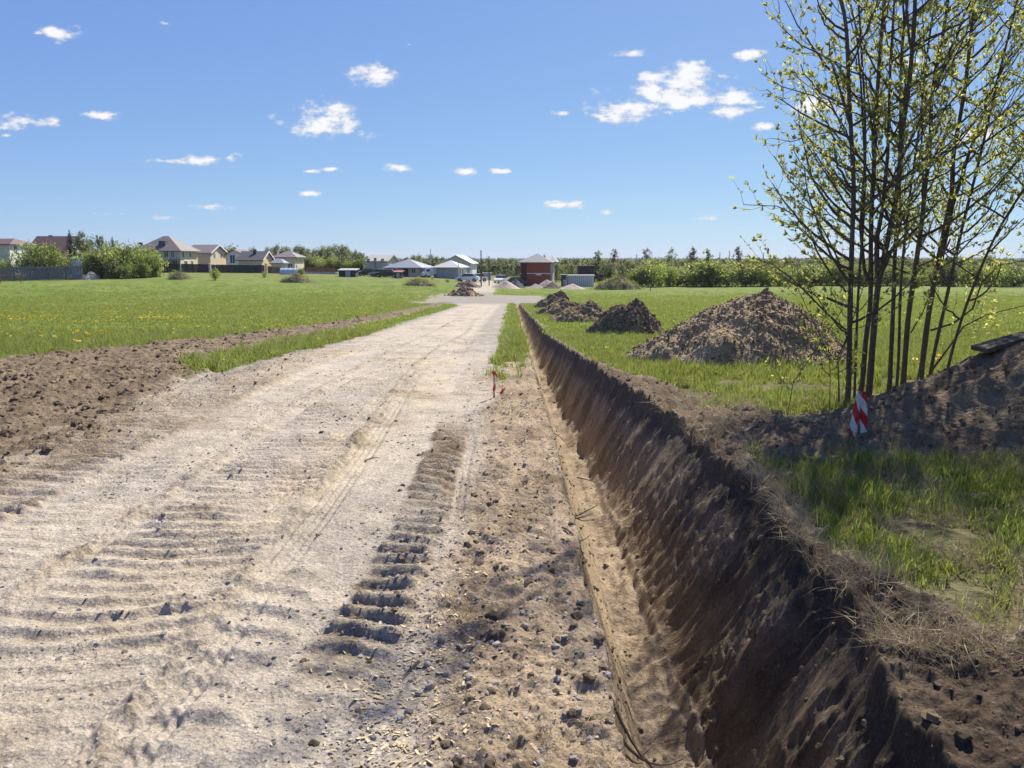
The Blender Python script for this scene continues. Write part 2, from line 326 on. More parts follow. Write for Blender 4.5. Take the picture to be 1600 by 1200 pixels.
def zones(X, Y):
    n1 = fbm(X*.7, Y*.7, 3, 31); n2 = fbm(X*3, Y*3, 3, 35)
    e = .28*n1 + .14*n2
    far = ss(Y, 11, 14.5)
    road_l = np.interp(Y, [0, 8, 11, 16, 32, 62, 70], [-4.5, -4.45, -4.5, -4.35, -4.4, -4.4, -5.5])
    road_r = np.interp(Y, [0, 6, 12, 16, 30, 62, 66], [-.42, -.30, -.32, -.22, -.28, -.30, -.28])
    road = ss(X - road_l + e*1.1, -.12, .22) * ss(road_r - X + .45*e, -.08, .10) * (1 - ss(Y, 78, 82))
    cross = ss(Y + .6*e*4, 63.5, 67) * (1 - ss(Y + e*4, 86, 90)) * ss(X + e*6, -10, -7) * (1 - ss(X - e*4, 2.2, 4.5))
    lane = ss(2.6 - np.abs(X + 4.5 + (Y-85)*.015) + e*2, -.3, .6) * ss(Y, 84, 92) * (1 - ss(Y, 150, 160))
    road = np.maximum(road, np.maximum(cross, lane * .9))
    # dug brown strip on the left, and verge
    so_l = np.interp(Y, [0, 6, 11, 13, 18, 32, 62], [-9, -8.9, -8.9, -8.7, -7.8, -6.9, -6.5]) + .5*n1 + .3*n2
    so_r = np.interp(Y, [0, 6.5, 9, 11.5, 13, 22, 62], [-3.95, -4.0, -4.3, -4.8, -5.38, -5.5, -5.6]) + .6*n1 + .2*n2
    soil = ss(X, so_l - .06, so_l + .1) * ss(so_r - X + .25*n2, -.25, .2) * (1 - ss(Y, 66, 70))
    verge = ss(X + .3*n1, -.40, -.05) * ss(.40 - X, -.02, .03) * (1 - ss(Y + .9*e*3 + 5*fbm(X*2.6, Y*.9, 2, 38) - 2.5*X, 10.5, 15.5))
    d, xl, f0, f1, xr, end = trench(X, Y)
    vw = np.interp(Y, [0, 2.5, 3.4, 4.2, 5.8, 6.6, 8, 9.5, 12, 16, 66], [1.6, 1.0, .30, .12, .16, .6, .75, .5, .12, .07, .05])
    rv = ss(X, xr - .05, xr) * (1 - ss(X - xr - vw*(1 + .9*n1 + 1.0*n2), -.12, .18)) * end
    inT = (X > xl - .02) & (X < xr + .02) & (end > .02)
    nearmid = ss(X, -4.6, -4.2) * ss(xl - X, -.02, .02) * (1 - ss(Y + 2*n1 + 5*fbm(X*2.6, Y*.9, 2, 38) - 2.5*X, 9.8, 15.5))
    verge = np.maximum(verge, nearmid * ss(X + .3*n1, -.5, -.1)); road = np.maximum(road, nearmid * (1 - ss(X + .3*n1, -.5, -.1)))
    bare = ss(1.15 - np.hypot((X - 2.8)/1.0, (Y - 6.6)/.5) + .9*n1 + .5*n2, -.1, .25)
    rv = np.maximum(rv, bare * ss(X, 1.9, 2.0) * (1 - ss(Y, 8, 8.6)))
    grass = (1 - road) * (1 - soil) * (1 - verge) * (1 - rv) * np.where(inT, 0, 1) * (1 - ss(nearmid, .05, .95)) * (1 - ss(X, -6.5, -6) * ss(-3 - X, 0, .2) * (1 - ss(Y + 2*n1 + 1.5*n2, 10.3, 11.8)))
    # thin the grass in scruffy places (right, near) 
    return dict(road=road, cross=np.maximum(cross, lane), soil=soil, verge=verge, rv=rv, inT=inT, grass=grass, n1=n1, n2=n2, d=d, xl=xl, f0=f0, f1=f1, xr=xr, end=end)

def detail(X, Y, want_col=True):
    Z = zones(X, Y); near = 1 - ss(Y, 30, 60); n1, n2 = Z['n1'], Z['n2']
    h = np.zeros_like(X)
    rd = Z['road']
    base_n = fbm(X*5, Y*5, 4, 41); clod = ridged(X*7, Y*7, 3, 45); fine = fbm(X*17, Y*17, 3, 51)
    lump = fbm(X*1.3, Y*1.3, 3, 55)
    scr = ridged(X*1.6, Y*7, 3, 57); sg = np.clip(.35 + fbm(X*.7, Y*.5, 2, 58), 0, 1)
    h += rd * near * (.020*lump + .009*base_n + .009*np.clip(fine, 0, 1) + .013*sg*np.clip(scr, -.2, 1))
    # tracks
    L1, m1 = lug(X, Y, -.60 + .0*Y - .05*ss(Y, 5, 3) - .10*(1-ss(Y, 2.4, 4.0)) + .03, .165 + .05*(1-ss(Y, 2.6, 3.8)), .165, .045, .25, 61, 2.2, 8.4, 1.5)
    L2, m2 = lug(X, Y, -.50, .22, .13, .04, .05, 65, 8.2, 15, 1.2)
    L3, m3 = lug(X, Y, -1.95 + .02*Y, .46, .15, .042, -.05, 71, 2.0, 15, 1.5)
    L4, m4 = lug(X, Y, -3.75, .6, .15, .05, .0, 75, 3.5, 17, 1.5)
    L5, m5 = lug(X, Y, -2.95, .34, .14, .018, .0, 79, 2, 9, 1.5)
    L6, m6 = lug(X, Y, -1.15, .2, .21, .035, .3, 83, 1.6, 4.6, 1.3)
    h += rd * (L1 + L2 + L3 + L4 + L5 + L6)
    mt = np.clip(m1*1.2 + m2*.8 + m3*.7 + m4*.9 + m6*.5 + m5*.35, 0, 1) * rd
    # smooth tyre tracks with fine lengthwise ribs
    def tyre(xc, hw, y0, y1, dp, seed):
        q = np.abs(X - xc); m = ss(hw - q, -.01, .04) * ss(Y, y0, y0+1) * (1 - ss(Y, y1-1, y1)) * np.clip(.7 + pn(X*.8, Y*.7, seed), 0, 1)
        rib = np.cos((X - xc) * 2*np.pi/.055); che = np.cos((Y + q*1.2) * 2*np.pi/.07)
        return -dp*m + m*.008*rib + m*.006*che*(Y < 7), m
    T1, t1 = tyre(-.36 - .16*ss(Y, 6.4, 8) + .06*np.sin(Y*.8),   .10, 4.3, 9.0, .032, 91)
    T2, t2 = tyre(-1.36 + .10*np.sin(Y*.33) + .0*Y, .11, 1.2, 13, .022, 92)
    T3, t3 = tyre(-1.62 - .12*np.sin(Y*.4+1), .10, 3, 26, .022, 93)
    T4, t4 = tyre(-3.1 + .1*np.sin(Y*.25), .14, 5, 40, .012, 94)
    T5, t5 = tyre(-1.1, .16, 14, 60, .02, 95); 
    h += rd * (T1+T2+T3+T4+T5)
    # clods pushed up along track edges
    edge = np.exp(-((X + 1.47 - .1*np.sin(Y*.33)) / .07)**2) + np.exp(-((X + 2.42) / .09)**2)*.8 + np.exp(-((X+3.2)/.08)**2)*.5
    cl2 = np.clip(clod - .1 + .4*pn(X*1.5, Y*1.5, 97), 0, 1)
    h += rd * near * edge * .05 * cl2
    spots = np.clip(fbm(X*1.15, Y*1.15, 2, 99) - .22, 0, 1) * 2.2
    spots = np.clip(spots, 0, 1)
    h += rd * near * spots * .035 * np.clip(clod + .1, 0, 1)
    # dug soil
    sl = Z['soil']; big = ridged(X*2.2, Y*2.2, 4, 101)
    h += sl * (1 - .45*ss(X, -7.5, -4.2)*(1-ss(Y, 8, 12))) * (1 - ss(Y, 60, 75)) * (.02 + .07*np.clip(big, -.4, 1) + .055*np.clip(clod, -.2, 1) + .03*base_n)
    h -= sl * ss(X, -6.2, -4.6) * (1 - ss(Y, 9, 12)) * .04
    vg = Z['verge']
    h += vg * (.01 + .035*np.clip(clod, -.3, 1) + .035*np.clip(big, -.3, 1) + .012*fine)
    rv = Z['rv']
    h += rv * (.06 + .07*np.clip(big, -.4, 1) + .035*clod + .016*fine)
    gr = Z['grass']; h += gr * near * (.035*lump + .015*base_n)
    # raised bank on the right of the trench near the camera
    h += .05 * ss(X, 1.6, 2.6) * (1 - ss(Y, 7, 11)) * (1-ss(X, 7, 10))
    # trench carve
    d = Z['d']; X_, Y_ = X, Y
    dn = np.clip(d / .9, 0, 1)
    h = h * (1 - np.clip(d*6, 0, 1) * .8) - d
    onr = np.where((X > Z['f1']) & (X < Z['xr']) & (d > .01), 1., 0.) * Z['end']; onl = np.where((X > Z['xl']) & (X < Z['f0']) & (d > .01), 1., 0.) * Z['end']
    fl = np.where((X >= Z['f0'] - .03) & (X <= Z['f1'] + .05), 1., 0.) * Z['end']
    sl_ = Y + (X - Z['f1']) * .35
    grv = ridged(sl_*5.5, X*.55 + 3, 3, 111); grv2 = pn(sl_*24, X*2.2, 113)
    amp = np.interp(Y, [0, 8, 25], [1, .9, .4])
    envr = np.sin(np.pi * np.clip((X - Z['f1']) / np.maximum(Z['xr'] - Z['f1'], .1), 0, 1)) ** .6
    h += onr * envr * amp * (.055*grv + .022*grv2 + .05*fbm(X*2.1, Y*2.1, 3, 115) + .075*np.clip(clod, -.1, 1)*ss(pn(X*1.4, Y*1.4, 117), -.35, .3) + .045*ridged(X*15, Y*13, 2, 127)*ss(pn(X*2.4, Y*1.9, 128), -.2, .3))
    bulge = fbm(sl_*1.3, X*.4+2, 2, 118)
    h += onr * envr * amp * .09 * bulge
    lrib = pn(X*16 + .5*pn(Y*1.2, X*3, 119), Y*.9, 120)
    h += onl * (.010*lrib + .02*pn(X*5, Y*2.2, 121)) * np.sin(np.pi*np.clip((X - Z['xl'])/(Z['f0'] - Z['xl']), 0, 1))
    h += fl * (.03*np.clip(clod, -.2, 1) + .02*base_n)
    # spill of crumbs at floor edges
    h += Z['end'] * .12 * np.exp(-((X - Z['f1'])/.10)**2) * np.clip(.4 + pn(Y*1.1, X*0+2, 125) + .5*pn(Y*4, X*4, 126), 0, 1) * (d > .2)
    if not want_col: return h, Z
    # ---------------- albedo
    def C(*c): return np.array(c)[None, :]
    def mixc(a, b, t): t = np.clip(t, 0, 1)[:, None]; return a * (1 - t) + b * t
    sh = X.shape; f = lambda q: np.broadcast_to(q, sh).ravel()
    col = np.tile(C(.475, .41, .32), (X.size, 1))
    nA = f(fbm(X*.9, Y*.5, 4, 131)); nB = f(fbm(X*2.6, Y*1.4, 4, 135)); nC = f(fbm(X*12, Y*12, 2, 139))
    grey = C(.42, .37, .305); yel = C(.51, .42, .295); brn = C(.29, .225, .145); dk = C(.19, .14, .085); drk = C(.085, .064, .05)
    col = mixc(col, grey, .5 + 1.6*nA)
    yb = np.exp(-((X + 1.75 - .05*Y + .15*np.sin(Y*.5))/.34)**2) * (1 - ss(Y, 9, 16)) + .6*np.exp(-((X + .9)/.2)**2)*(1-ss(Y, 5, 8)) * .6
    nL = f(fbm(X*2.8, Y*.3, 3, 137)); col = mixc(col, yel, f(yb) * (.6 + .8*nL)); col = mixc(col, yel, (nL - .25)*1.0); col = mixc(col, grey, (nL + nA)*.8)
    fr3 = f(np.clip(1 - (L2/.03 + L3/.030 + L4/.038 + L5/.015 + L6/.026), .25, 1)); col = mixc(col, brn, f(mt) * (.55 + .8*nB) * fr3)
    col = mixc(col, brn, f(m4*rd)*(.45 + .5*nB)); col = mixc(col, brn, f(spots)*.8 + f(edge*cl2)*.7)
    col = mixc(col, dk, np.clip(f(fbm(X*.45, Y*.3, 3, 141)) - .18, 0, 1)*1.7*(.5+nB))
    col = mixc(col, dk, f(m1*ss(Y, 4.2, 6.2))*(.55 + .5*nB))
    # lug valleys: damp dark crumbs plus ridge shadow painted in; ridge tops dried pale
    col = mixc(col, dk, f(np.clip(m1*1.25*(1 - L1/.031), 0, 1)*ss(Y, 2.3, 3.6))*.85)
    col = mixc(col, C(.32,.285,.235), f(ss(pn(X*.5+3, Y*.5, 143) + .5*pn(X*3, Y*3, 144), .35, .6))*.5)
    gcr = C(.27, .245, .21)
    gl = f(np.exp(-((X + 4.25)/.32)**2) * ss(Y, 9, 12) * (1 - ss(Y, 62, 64)) + ss(X, -1.3, -.8) * ss(Y, 13, 20) * (1-ss(Y, 62, 66))*.8)
    col = mixc(col, gcr, gl*(.8+nB)); col = mixc(col, gcr, f(Z['cross'])*.95); col = mixc(col, C(.42,.36,.28), f(ss(Y, 90, 100)))
    soilc = mixc(np.tile(C(.235, .18, .118), (X.size, 1)), C(.145, .108, .07), .5 + 1.5*nB); soilc = mixc(soilc, C(.31,.25,.18), (nA - .3)*2.2 + np.clip(nC-.3,0,1))
    col = mixc(col, soilc, f(sl))
    vgc = mixc(np.tile(C(.40, .31, .21), (X.size, 1)), C(.23, .17, .11), .35 + 1.5*nB)
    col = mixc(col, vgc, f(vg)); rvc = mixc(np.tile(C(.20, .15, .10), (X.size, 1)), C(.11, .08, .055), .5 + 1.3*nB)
    rvc = mixc(rvc, rvc*.68, f(1 - ss(Y, 3.6, 6.5))); col = mixc(col, rvc, f(rv))  # near verge darkened in colour to stand in for tree shade
    g1 = mixc(np.tile(C(.14, .195, .042), (X.size, 1)), C(.185, .225, .055), .5 + 1.4*f(fbm(X*.12, Y*.09, 4, 151)))
    g1 = mixc(g1, C(.095, .15, .035), .2 + 1.3*f(fbm(X*.5, Y*.35, 3, 155)))
    soilg = mixc(np.tile(C(.16, .13, .08), (X.size, 1)), C(.09, .10, .035), .5 + nB)
    g1 = mixc(soilg, g1, f(ss(Y, 9, 24))); g1 = mixc(g1, C(.22, .20, .09), np.clip(f(fbm(X*.22, Y*.12, 4, 157)) - .12, 0, 1)*1.6)
    scruff = f(ss(Y, 112, 140)) * (.45 + nA)
    g1 = mixc(g1, C(.19, .19, .085), scruff)
    wd = f(ss(Y, 190, 240)); g1 = mixc(g1, C(.06, .075, .035), wd)
    col = mixc(col, g1, f(gr))
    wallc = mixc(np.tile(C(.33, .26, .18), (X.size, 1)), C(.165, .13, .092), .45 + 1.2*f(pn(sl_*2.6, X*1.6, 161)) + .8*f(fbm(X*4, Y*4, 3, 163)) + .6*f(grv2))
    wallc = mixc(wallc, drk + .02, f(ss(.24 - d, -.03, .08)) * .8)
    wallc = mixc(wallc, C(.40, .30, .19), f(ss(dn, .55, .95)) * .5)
    moist_shade = f(1 - ss(Y, 4.2, 8.5)); wallc = mixc(wallc, wallc*np.array([[.60,.59,.57]]), moist_shade)  # near wall darker: moist clay, with missing tree shade put into the colour
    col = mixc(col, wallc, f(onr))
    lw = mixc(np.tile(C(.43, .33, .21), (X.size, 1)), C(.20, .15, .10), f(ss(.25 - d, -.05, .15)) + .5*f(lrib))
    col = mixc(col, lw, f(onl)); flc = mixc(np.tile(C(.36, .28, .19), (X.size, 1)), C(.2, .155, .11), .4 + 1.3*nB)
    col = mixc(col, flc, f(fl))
    col = col * (1 + .10*nC)[:, None]
    return h, Z, np.clip(col, .01, .8)

def HF(X, Y):
    X = np.atleast_1d(np.asarray(X, float)); Y = np.atleast_1d(np.asarray(Y, float))
    h, Z = detail(X, Y, False); return H0(X, Y) + h
def hz(X, Y): return float(HF(X, Y)[0])

# ------------------------------------------------------------------ ground sheet, one continuous grid split by surface
def build_ground():
    ys = list(np.linspace(-80, 1.0, 26)[:-1]); y = 1.0
    while y < 76: ys.append(y); y *= 1.0052
    while y < 7000: ys.append(y); y *= 1.028
    ys.append(7000.); ys = np.array(ys)
    ad = np.arange(-.745, .7451, .0021); out = [.745]
    st = .004
    while out[-1] < 14: out.append(out[-1] + st); st *= 1.16
    out = np.array(out[1:]); a = np.concatenate([-out[::-1], ad, out])
    w = np.where(ys >= 1.0, .5*(ys + np.sqrt(ys*ys + 3)), .5*(1 + 2) + (1.0 - ys)*.5)
    X = w[:, None] * a[None, :]; Y = np.repeat(ys[:, None], len(a), 1)
    h, Z, col = detail(X, Y)
    ZZ = H0(X, Y) + h
    # far ground: gentle hill relief
    ZZ = ZZ + ss(Y, 300, 900) * 3.5 * fbm(X*.0011, Y*.0009, 3, 171)
    V = np.stack([X, Y, ZZ], -1).reshape(-1, 3)
    nr, nc = X.shape
    idx = np.arange(nr*nc).reshape(nr, nc)
    Q = np.stack([idx[:-1,:-1], idx[:-1,1:], idx[1:,1:], idx[1:,:-1]], -1).reshape(-1, 4)
    def fm(A): return (A[:-1,:-1] + A[1:,1:]).ravel() / 2
    dT = fm(np.where(Z['inT'], 1., 0.)) * (fm(Y) < 66.5); rd = fm(Z['road']); sl = fm(Z['soil']); vg = fm(np.maximum(Z['verge'], Z['rv']))
    reg = np.full(len(Q), 3)                       # 3 = field
    reg[sl > .5] = 2; reg[vg > .5] = 4; reg[rd > .5] = 1; reg[dT >= .75] = 0
    reg[(reg == 3) & (fm(Y) > 230)] = 5
    names = {0: ('trench', M_trench), 1: ('dirt_road', M_ground), 2: ('dug_soil_strip', M_ground), 3: ('grass_field', M_field), 4: ('soil_verge', M_ground), 5: ('far_hills', M_field)}
    labs = {0: 'narrow straight trench dug in brown clay beside the road', 1: 'pale dusty dirt road with lug tracks', 2: 'strip of dug brown soil left of the road',
            3: 'green spring meadow either side of the road', 4: 'lumpy brown soil along the lips of the trench', 5: 'low wooded ground far beyond the field'}
    for k, (nm, m) in names.items():
        q = Q[reg == k]
        if not len(q): continue
        un, inv = np.unique(q, return_inverse=True)
        me = np_mesh(nm, V[un], inv.reshape(-1, 4), True, col[un])
        o = link(nm, me, m); tag(o, labs[k], kind='structure')
build_ground()

# ------------------------------------------------------------------ scatter through geometry nodes (stuff)
PROTO = bpy.data.collections.new('prototypes')
def proto(name, mb_or_me, m):
    me = mb_or_me if isinstance(mb_or_me, bpy.types.Mesh) else mb_or_me.mesh(name)
    me.materials.clear(); me.materials.append(m)
    o = bpy.data.objects.new(name, me); PROTO.objects.link(o); return o
def scatter(name, P, rot, scl, protos, label, idx=None, parent=None):
    n = len(P); me = bpy.data.meshes.new(name); me.vertices.add(n); me.vertices.foreach_set('co', np.asarray(P, np.float32).ravel())
    a = me.attributes.new('rot', 'FLOAT_VECTOR', 'POINT'); a.data.foreach_set('vector', np.asarray(rot, np.float32).ravel())
    a = me.attributes.new('scl', 'FLOAT_VECTOR', 'POINT'); s = np.asarray(scl, np.float32); s = np.repeat(s[:, None], 3, 1) if s.ndim == 1 else s
    a.data.foreach_set('vector', np.ascontiguousarray(s).ravel())
    a = me.attributes.new('pick', 'INT', 'POINT'); a.data.foreach_set('value', (RN.randint(0, len(protos), n) if idx is None else idx).astype(np.int32))
    me.update()
    ng = bpy.data.node_groups.new(name + '_nodes', 'GeometryNodeTree')
    ng.interface.new_socket('Geometry', in_out='INPUT', socket_type='NodeSocketGeometry'); ng.interface.new_socket('Geometry', in_out='OUTPUT', socket_type='NodeSocketGeometry')
    N, L = ng.nodes.new, ng.links.new
    i = N('NodeGroupInput'); o = N('NodeGroupOutput'); ip = N('GeometryNodeInstanceOnPoints'); gi = N('GeometryNodeGeometryToInstance')
    for p in reversed(protos):
        oi = N('GeometryNodeObjectInfo'); oi.inputs['Object'].default_value = p; L(oi.outputs['Geometry'], gi.inputs[0])
    def na(nm, t):
        x = N('GeometryNodeInputNamedAttribute'); x.data_type = t; x.inputs['Name'].default_value = nm; return x.outputs['Attribute']
    L(i.outputs[0], ip.inputs['Points']); L(gi.outputs[0], ip.inputs['Instance']); ip.inputs['Pick Instance'].default_value = True
    L(na('pick', 'INT'), ip.inputs['Instance Index']); L(na('rot', 'FLOAT_VECTOR'), ip.inputs['Rotation']); L(na('scl', 'FLOAT_VECTOR'), ip.inputs['Scale'])
    L(ip.outputs[0], o.inputs[0])
    ob = link(name, me, None, parent); md = ob.modifiers.new('scatter', 'NODES'); md.node_group = ng
    tag(ob, label, kind='stuff'); return ob

def tuft(n, hmin, hmax, spread, seed, wid=.006, lean=.5):
    r = random.Random(seed); mb = MB()
    for _ in range(n):
        a = r.uniform(0, 6.28); d = spread * math.sqrt(r.random()); x, y = d*math.cos(a), d*math.sin(a)
        h = r.uniform(hmin, hmax); la = r.uniform(0, 6.28); ln = h * r.uniform(.1, lean); wa = la + 1.57 + r.uniform(-.5, .5); w = wid * r.uniform(.7, 1.3)
        wx, wy = w*math.cos(wa), w*math.sin(wa); lx, ly = math.cos(la)*ln, math.sin(la)*ln
        p = [(x-wx, y-wy, 0), (x+wx, y+wy, 0), (x+lx*.35+wx*.8, y+ly*.35+wy*.8, h*.55), (x+lx*.35-wx*.8, y+ly*.35-wy*.8, h*.55), (x+lx, y+ly, h*r.uniform(.8, 1))]
        mb.add(p, [(0,1,2,3), (3,2,4)])
    return mb
GT = [proto('grass_tuft', tuft(16, .06, .17, .09, 100+i, .0045, .9), M_grass) for i in range(5)]
GL = [proto('long_tuft', tuft(22, .12, .30, .08, 200+i, .005, .8), M_grass) for i in range(4)]
GF = [proto('field_tuft', tuft(14, .08, .2, .28, 300+i, .012, .8), M_grass) for i in range(4)]
ST = [proto('straw_tuft', tuft(12, .06, .22, .10, 400+i, .0022, 2.4), M_straw) for i in range(4)]

def fan_points(n, y0, y1, amax=.78, seed=1, power=1.0, amin=None):
    r = np.random.RandomState(seed); amin = -amax if amin is None else amin
    Y = (y0**power + r.rand(n)*(y1**power - y0**power)) ** (1/power); X = (amin + (amax-amin)*r.rand(n))*Y
    return X, Y
def place(name, X, Y, keep, scl, protos, label, tilt=.12, sink=.01, slo=.7, shi=1.3):
    X, Y = X[keep], Y[keep]; n = len(X)
    Zh = HF(X, Y) - sink
    rot = np.stack([RN.uniform(-tilt, tilt, n), RN.uniform(-tilt, tilt, n), RN.uniform(0, 6.28, n)], -1)
    s = (scl[keep] if hasattr(scl, '__len__') else np.full(n, scl)) * RN.uniform(slo, shi, n)
    return scatter(name, np.stack([X, Y, Zh], -1), rot, s, protos, label)
def grassy():
    # near and mid grass
    X, Y = fan_points(110000, 2.0, 24, .80, 5, 1.5); Z = zones(X, Y)
    patch = ss(fbm(X*.8, Y*.8, 3, 201) + .35*(ss(Y, 3.2, 4)*(1-ss(Y, 5.9, 6.2))*(X > 1.9)), -.28, .15)
    right_near = (X > 1.5) & (Y < 10.5)
    g = Z['grass'] * np.where(right_near, .08 + .42*patch**1.5, .55 + .45*patch)
    g = np.where(right_near & (Y < 3.6), g*.3, g)
    u = np.random.RandomState(3).rand(len(X))
    keep = g > u
    scl = np.where(right_near, .30 + .38*patch, np.where(X > 1, .72, .82))
    place('grass', X, Y, keep & (~right_near | (patch > .3)), scl, GT + GT[:2] + GL[:1], 'short fresh green grass covering the meadow near the road')
    X, Y = fan_points(130000, 20, 108, .78, 6, 1.25); Z = zones(X, Y)
    keep = (Z['grass'] > .5) & (RN.rand(len(X)) < (1 - .9*ss(Y, 55, 105)) * np.clip(.72 + .9*fbm(X*.16, Y*.10, 4, 207), .25, 1))
    place('grass', X, Y, keep, .62 + .002*Y, GF, 'fine green grass of the far meadow')
    X, Y = fan_points(40000, 2.0, 13, .78, 8, 1.4, amin=.15); Z = zones(X, Y)
    keep = ((Z['grass'] > .3) | (Z['rv'] > .4)) & (X > 1.5) & (fbm(X*1.1+5, Y*1.1, 3, 205) > .0) & (RN.rand(len(X)) < .35) & (Y < 8.5)
    place('dry_grass', X, Y, keep, .5, ST, 'pale dead grass and straw right of the trench', tilt=.9)
    X, Y = fan_points(9000, 2, 13, .3, 9, 1.3, amin=-.1); Z = zones(X, Y)
    keep = (Z['verge'] > .5) & (fbm(X*1.5+5, Y*1.1, 3, 206) > .12) & (RN.rand(len(X)) < .3)
    place('dead_stems', X, Y, keep, .4, ST, 'broken dry stems lying on the soil by the trench', tilt=1.3)
grassy()

# dandelions
mbd = MB()
for k in range(6):
    a = k*1.047; mbd.add([(0,0,.0),(.03*math.cos(a),.03*math.sin(a),.006),(.03*math.cos(a+.9),.03*math.sin(a+.9),.006)], [(0,1,2)])
mbd.add([(-.012,0,-.004),(.012,0,-.004),(.012,0,.02),(-.012,0,.02)], [(0,1,2,3)])
DP = proto('dandelion', mbd, M_yellow)
def dandelions():
    X, Y = fan_points(60000, 11, 80, .72, 15, 1.3, amin=-.72); Z = zones(X, Y)
    cl = fbm(X*.12, Y*.30, 3, 211)
    band = np.exp(-((Y - 33 - .15*(X+20))/3.0)**2) * ss(-X, 12, 16)
    dens = np.where(X < -6, np.clip(cl*.55 + .03, .02, 1)*.5 + band*.75*ss(pn(X*.25, Y*.5, 213), -.2, .3), .05*np.clip(cl+.2, 0, 1))
    keep = (Z['grass'] > .6) & (np.random.RandomState(4).rand(len(X)) < dens)
    X, Y = X[keep], Y[keep]; n = len(X)
    P = np.stack([X, Y, HF(X, Y) + .14], -1)
    scatter('dandelions', P, np.stack([RN.uniform(-.3,.6,n), RN.uniform(-.3,.3,n), RN.uniform(0,6.28,n)], -1), RN.uniform(.9, 1.7, n), [DP], 'small yellow dandelions dotted over the meadow')
dandelions()

# rocks, clods
def rockmesh(seed, sub=1, rough=.35, flat=.65):
    r = random.Random(seed); import bmesh
    bm = bmesh.new(); bmesh.ops.create_icosphere(bm, subdivisions=sub, radius=.5)
    for v in bm.verts:
        k = 1 + r.uniform(-rough, rough); v.co = v.co * k; v.co.z *= flat
    me = bpy.data.meshes.new('rock'); bm.to_mesh(me); bm.free(); return me
RK = [proto('pebble', rockmesh(i, 1, .3, .6), M_stone) for i in range(5)]
CL = [proto('clod', rockmesh(20+i, 2, .28, .7), M_clod) for i in range(5)]
CH_ = []
for i in range(4):
    r = random.Random(i); m_ = MB(); l, w = r.uniform(.5, 1), r.uniform(.15, .4); m_.add([(-l/2,-w/2,0),(l/2,-w/3,.05),(l/2.2,w/2,.08),(-l/2,w/2.5,.02),(-l/2,-w/2,.07),(l/2,-w/3,.12),(l/2.2,w/2,.15),(-l/2,w/2.5,.09)], [(0,3,2,1),(4,5,6,7),(0,1,5,4),(1,2,6,5),(2,3,7,6),(3,0,4,7)])
    CH_.append(proto('chip', m_, M_chip))
def rocks():
    X, Y = fan_points(120000, 1.9, 20, .76, 21, .9); Z = zones(X, Y)
    cl = fbm(X*1.0, Y*.8, 3, 221)
    r = np.random.RandomState(9)
    dens = Z['road'] * np.clip(.14 + 1.0*cl, .05, 1) + Z['verge']*.6
    dens = dens + Z['road']*np.exp(-((X + .42)/.16)**2)*(Y < 6)*.5 + Z['road']*np.exp(-((X + 4.2)/.3)**2)*.9*(Y > 8)
    keep = r.rand(len(X)) < dens
    scl = (.005 + .020*r.rand(len(X))**4) * (1 + .03*Y)
    place('gravel', X, Y, keep, scl, RK, 'loose grey gravel strewn over the dirt road', tilt=.6, sink=.0)
    X, Y = fan_points(60000, 1.9, 40, .78, 23, .9); Z = zones(X, Y)
    _, m1 = lug(X, Y, -.62, .28, .19, .055, .25, 61, 1.6, 8.4); _, m3 = lug(X, Y, -1.95+.02*Y, .45, .17, .03, 0, 71, 2, 15); _, m4 = lug(X, Y, -3.75, .5, .17, .036, 0, 75, 3.5, 17)
    spots = np.clip(fbm(X*1.15, Y*1.15, 2, 99) - .2, 0, 1)*2
    dens = Z['road']*(.006 + .2*m1 + .12*m3 + .18*m4 + .35*spots) + Z['soil']*.9 + Z['verge']*.4 + Z['rv']*.85 + ((Z['d'] > .02) & Z['inT'])*.7 + Z['grass']*((X > 1.5) & (Y < 9))*.35
    keep = r.rand(len(X)) < dens
    scl = (.012 + .045*r.rand(len(X))**5) * np.where(Z['soil'] > .5, 1.5, np.where(Z['road'] > .5, .7, 1.0)) * (1 + .01*Y) * np.where(Z['inT'], .7, 1)
    place('soil_crumbs', X, Y, keep, scl, CL, 'crumbs and clods of brown soil along the road and trench', tilt=.6, sink=.003)
    n = 700; rr = np.random.RandomState(12); X = -.40 + .16*rr.randn(n) - .0*1; Y = 2.25 + rr.rand(n)**1.3*1.1; X = X + (Y-2.6)*.05
    X2 = -.2 + .25*rr.randn(500); Y2 = 2.1 + 2.6*rr.rand(500); X = np.concatenate([X, X2]); Y = np.concatenate([Y, Y2])
    X3 = -.02 + .13*rr.randn(700); Y3 = 8.2 + .5*rr.randn(700); X = np.concatenate([X, X3]); Y = np.concatenate([Y, Y3])
    keep = (X < .36)
    place('wood_chips', X, Y, keep, .012 + .02*rr.rand(len(X))**2, CH_, 'yellow wood chips spilled on the road edge', tilt=.4, sink=-.002)
rocks()

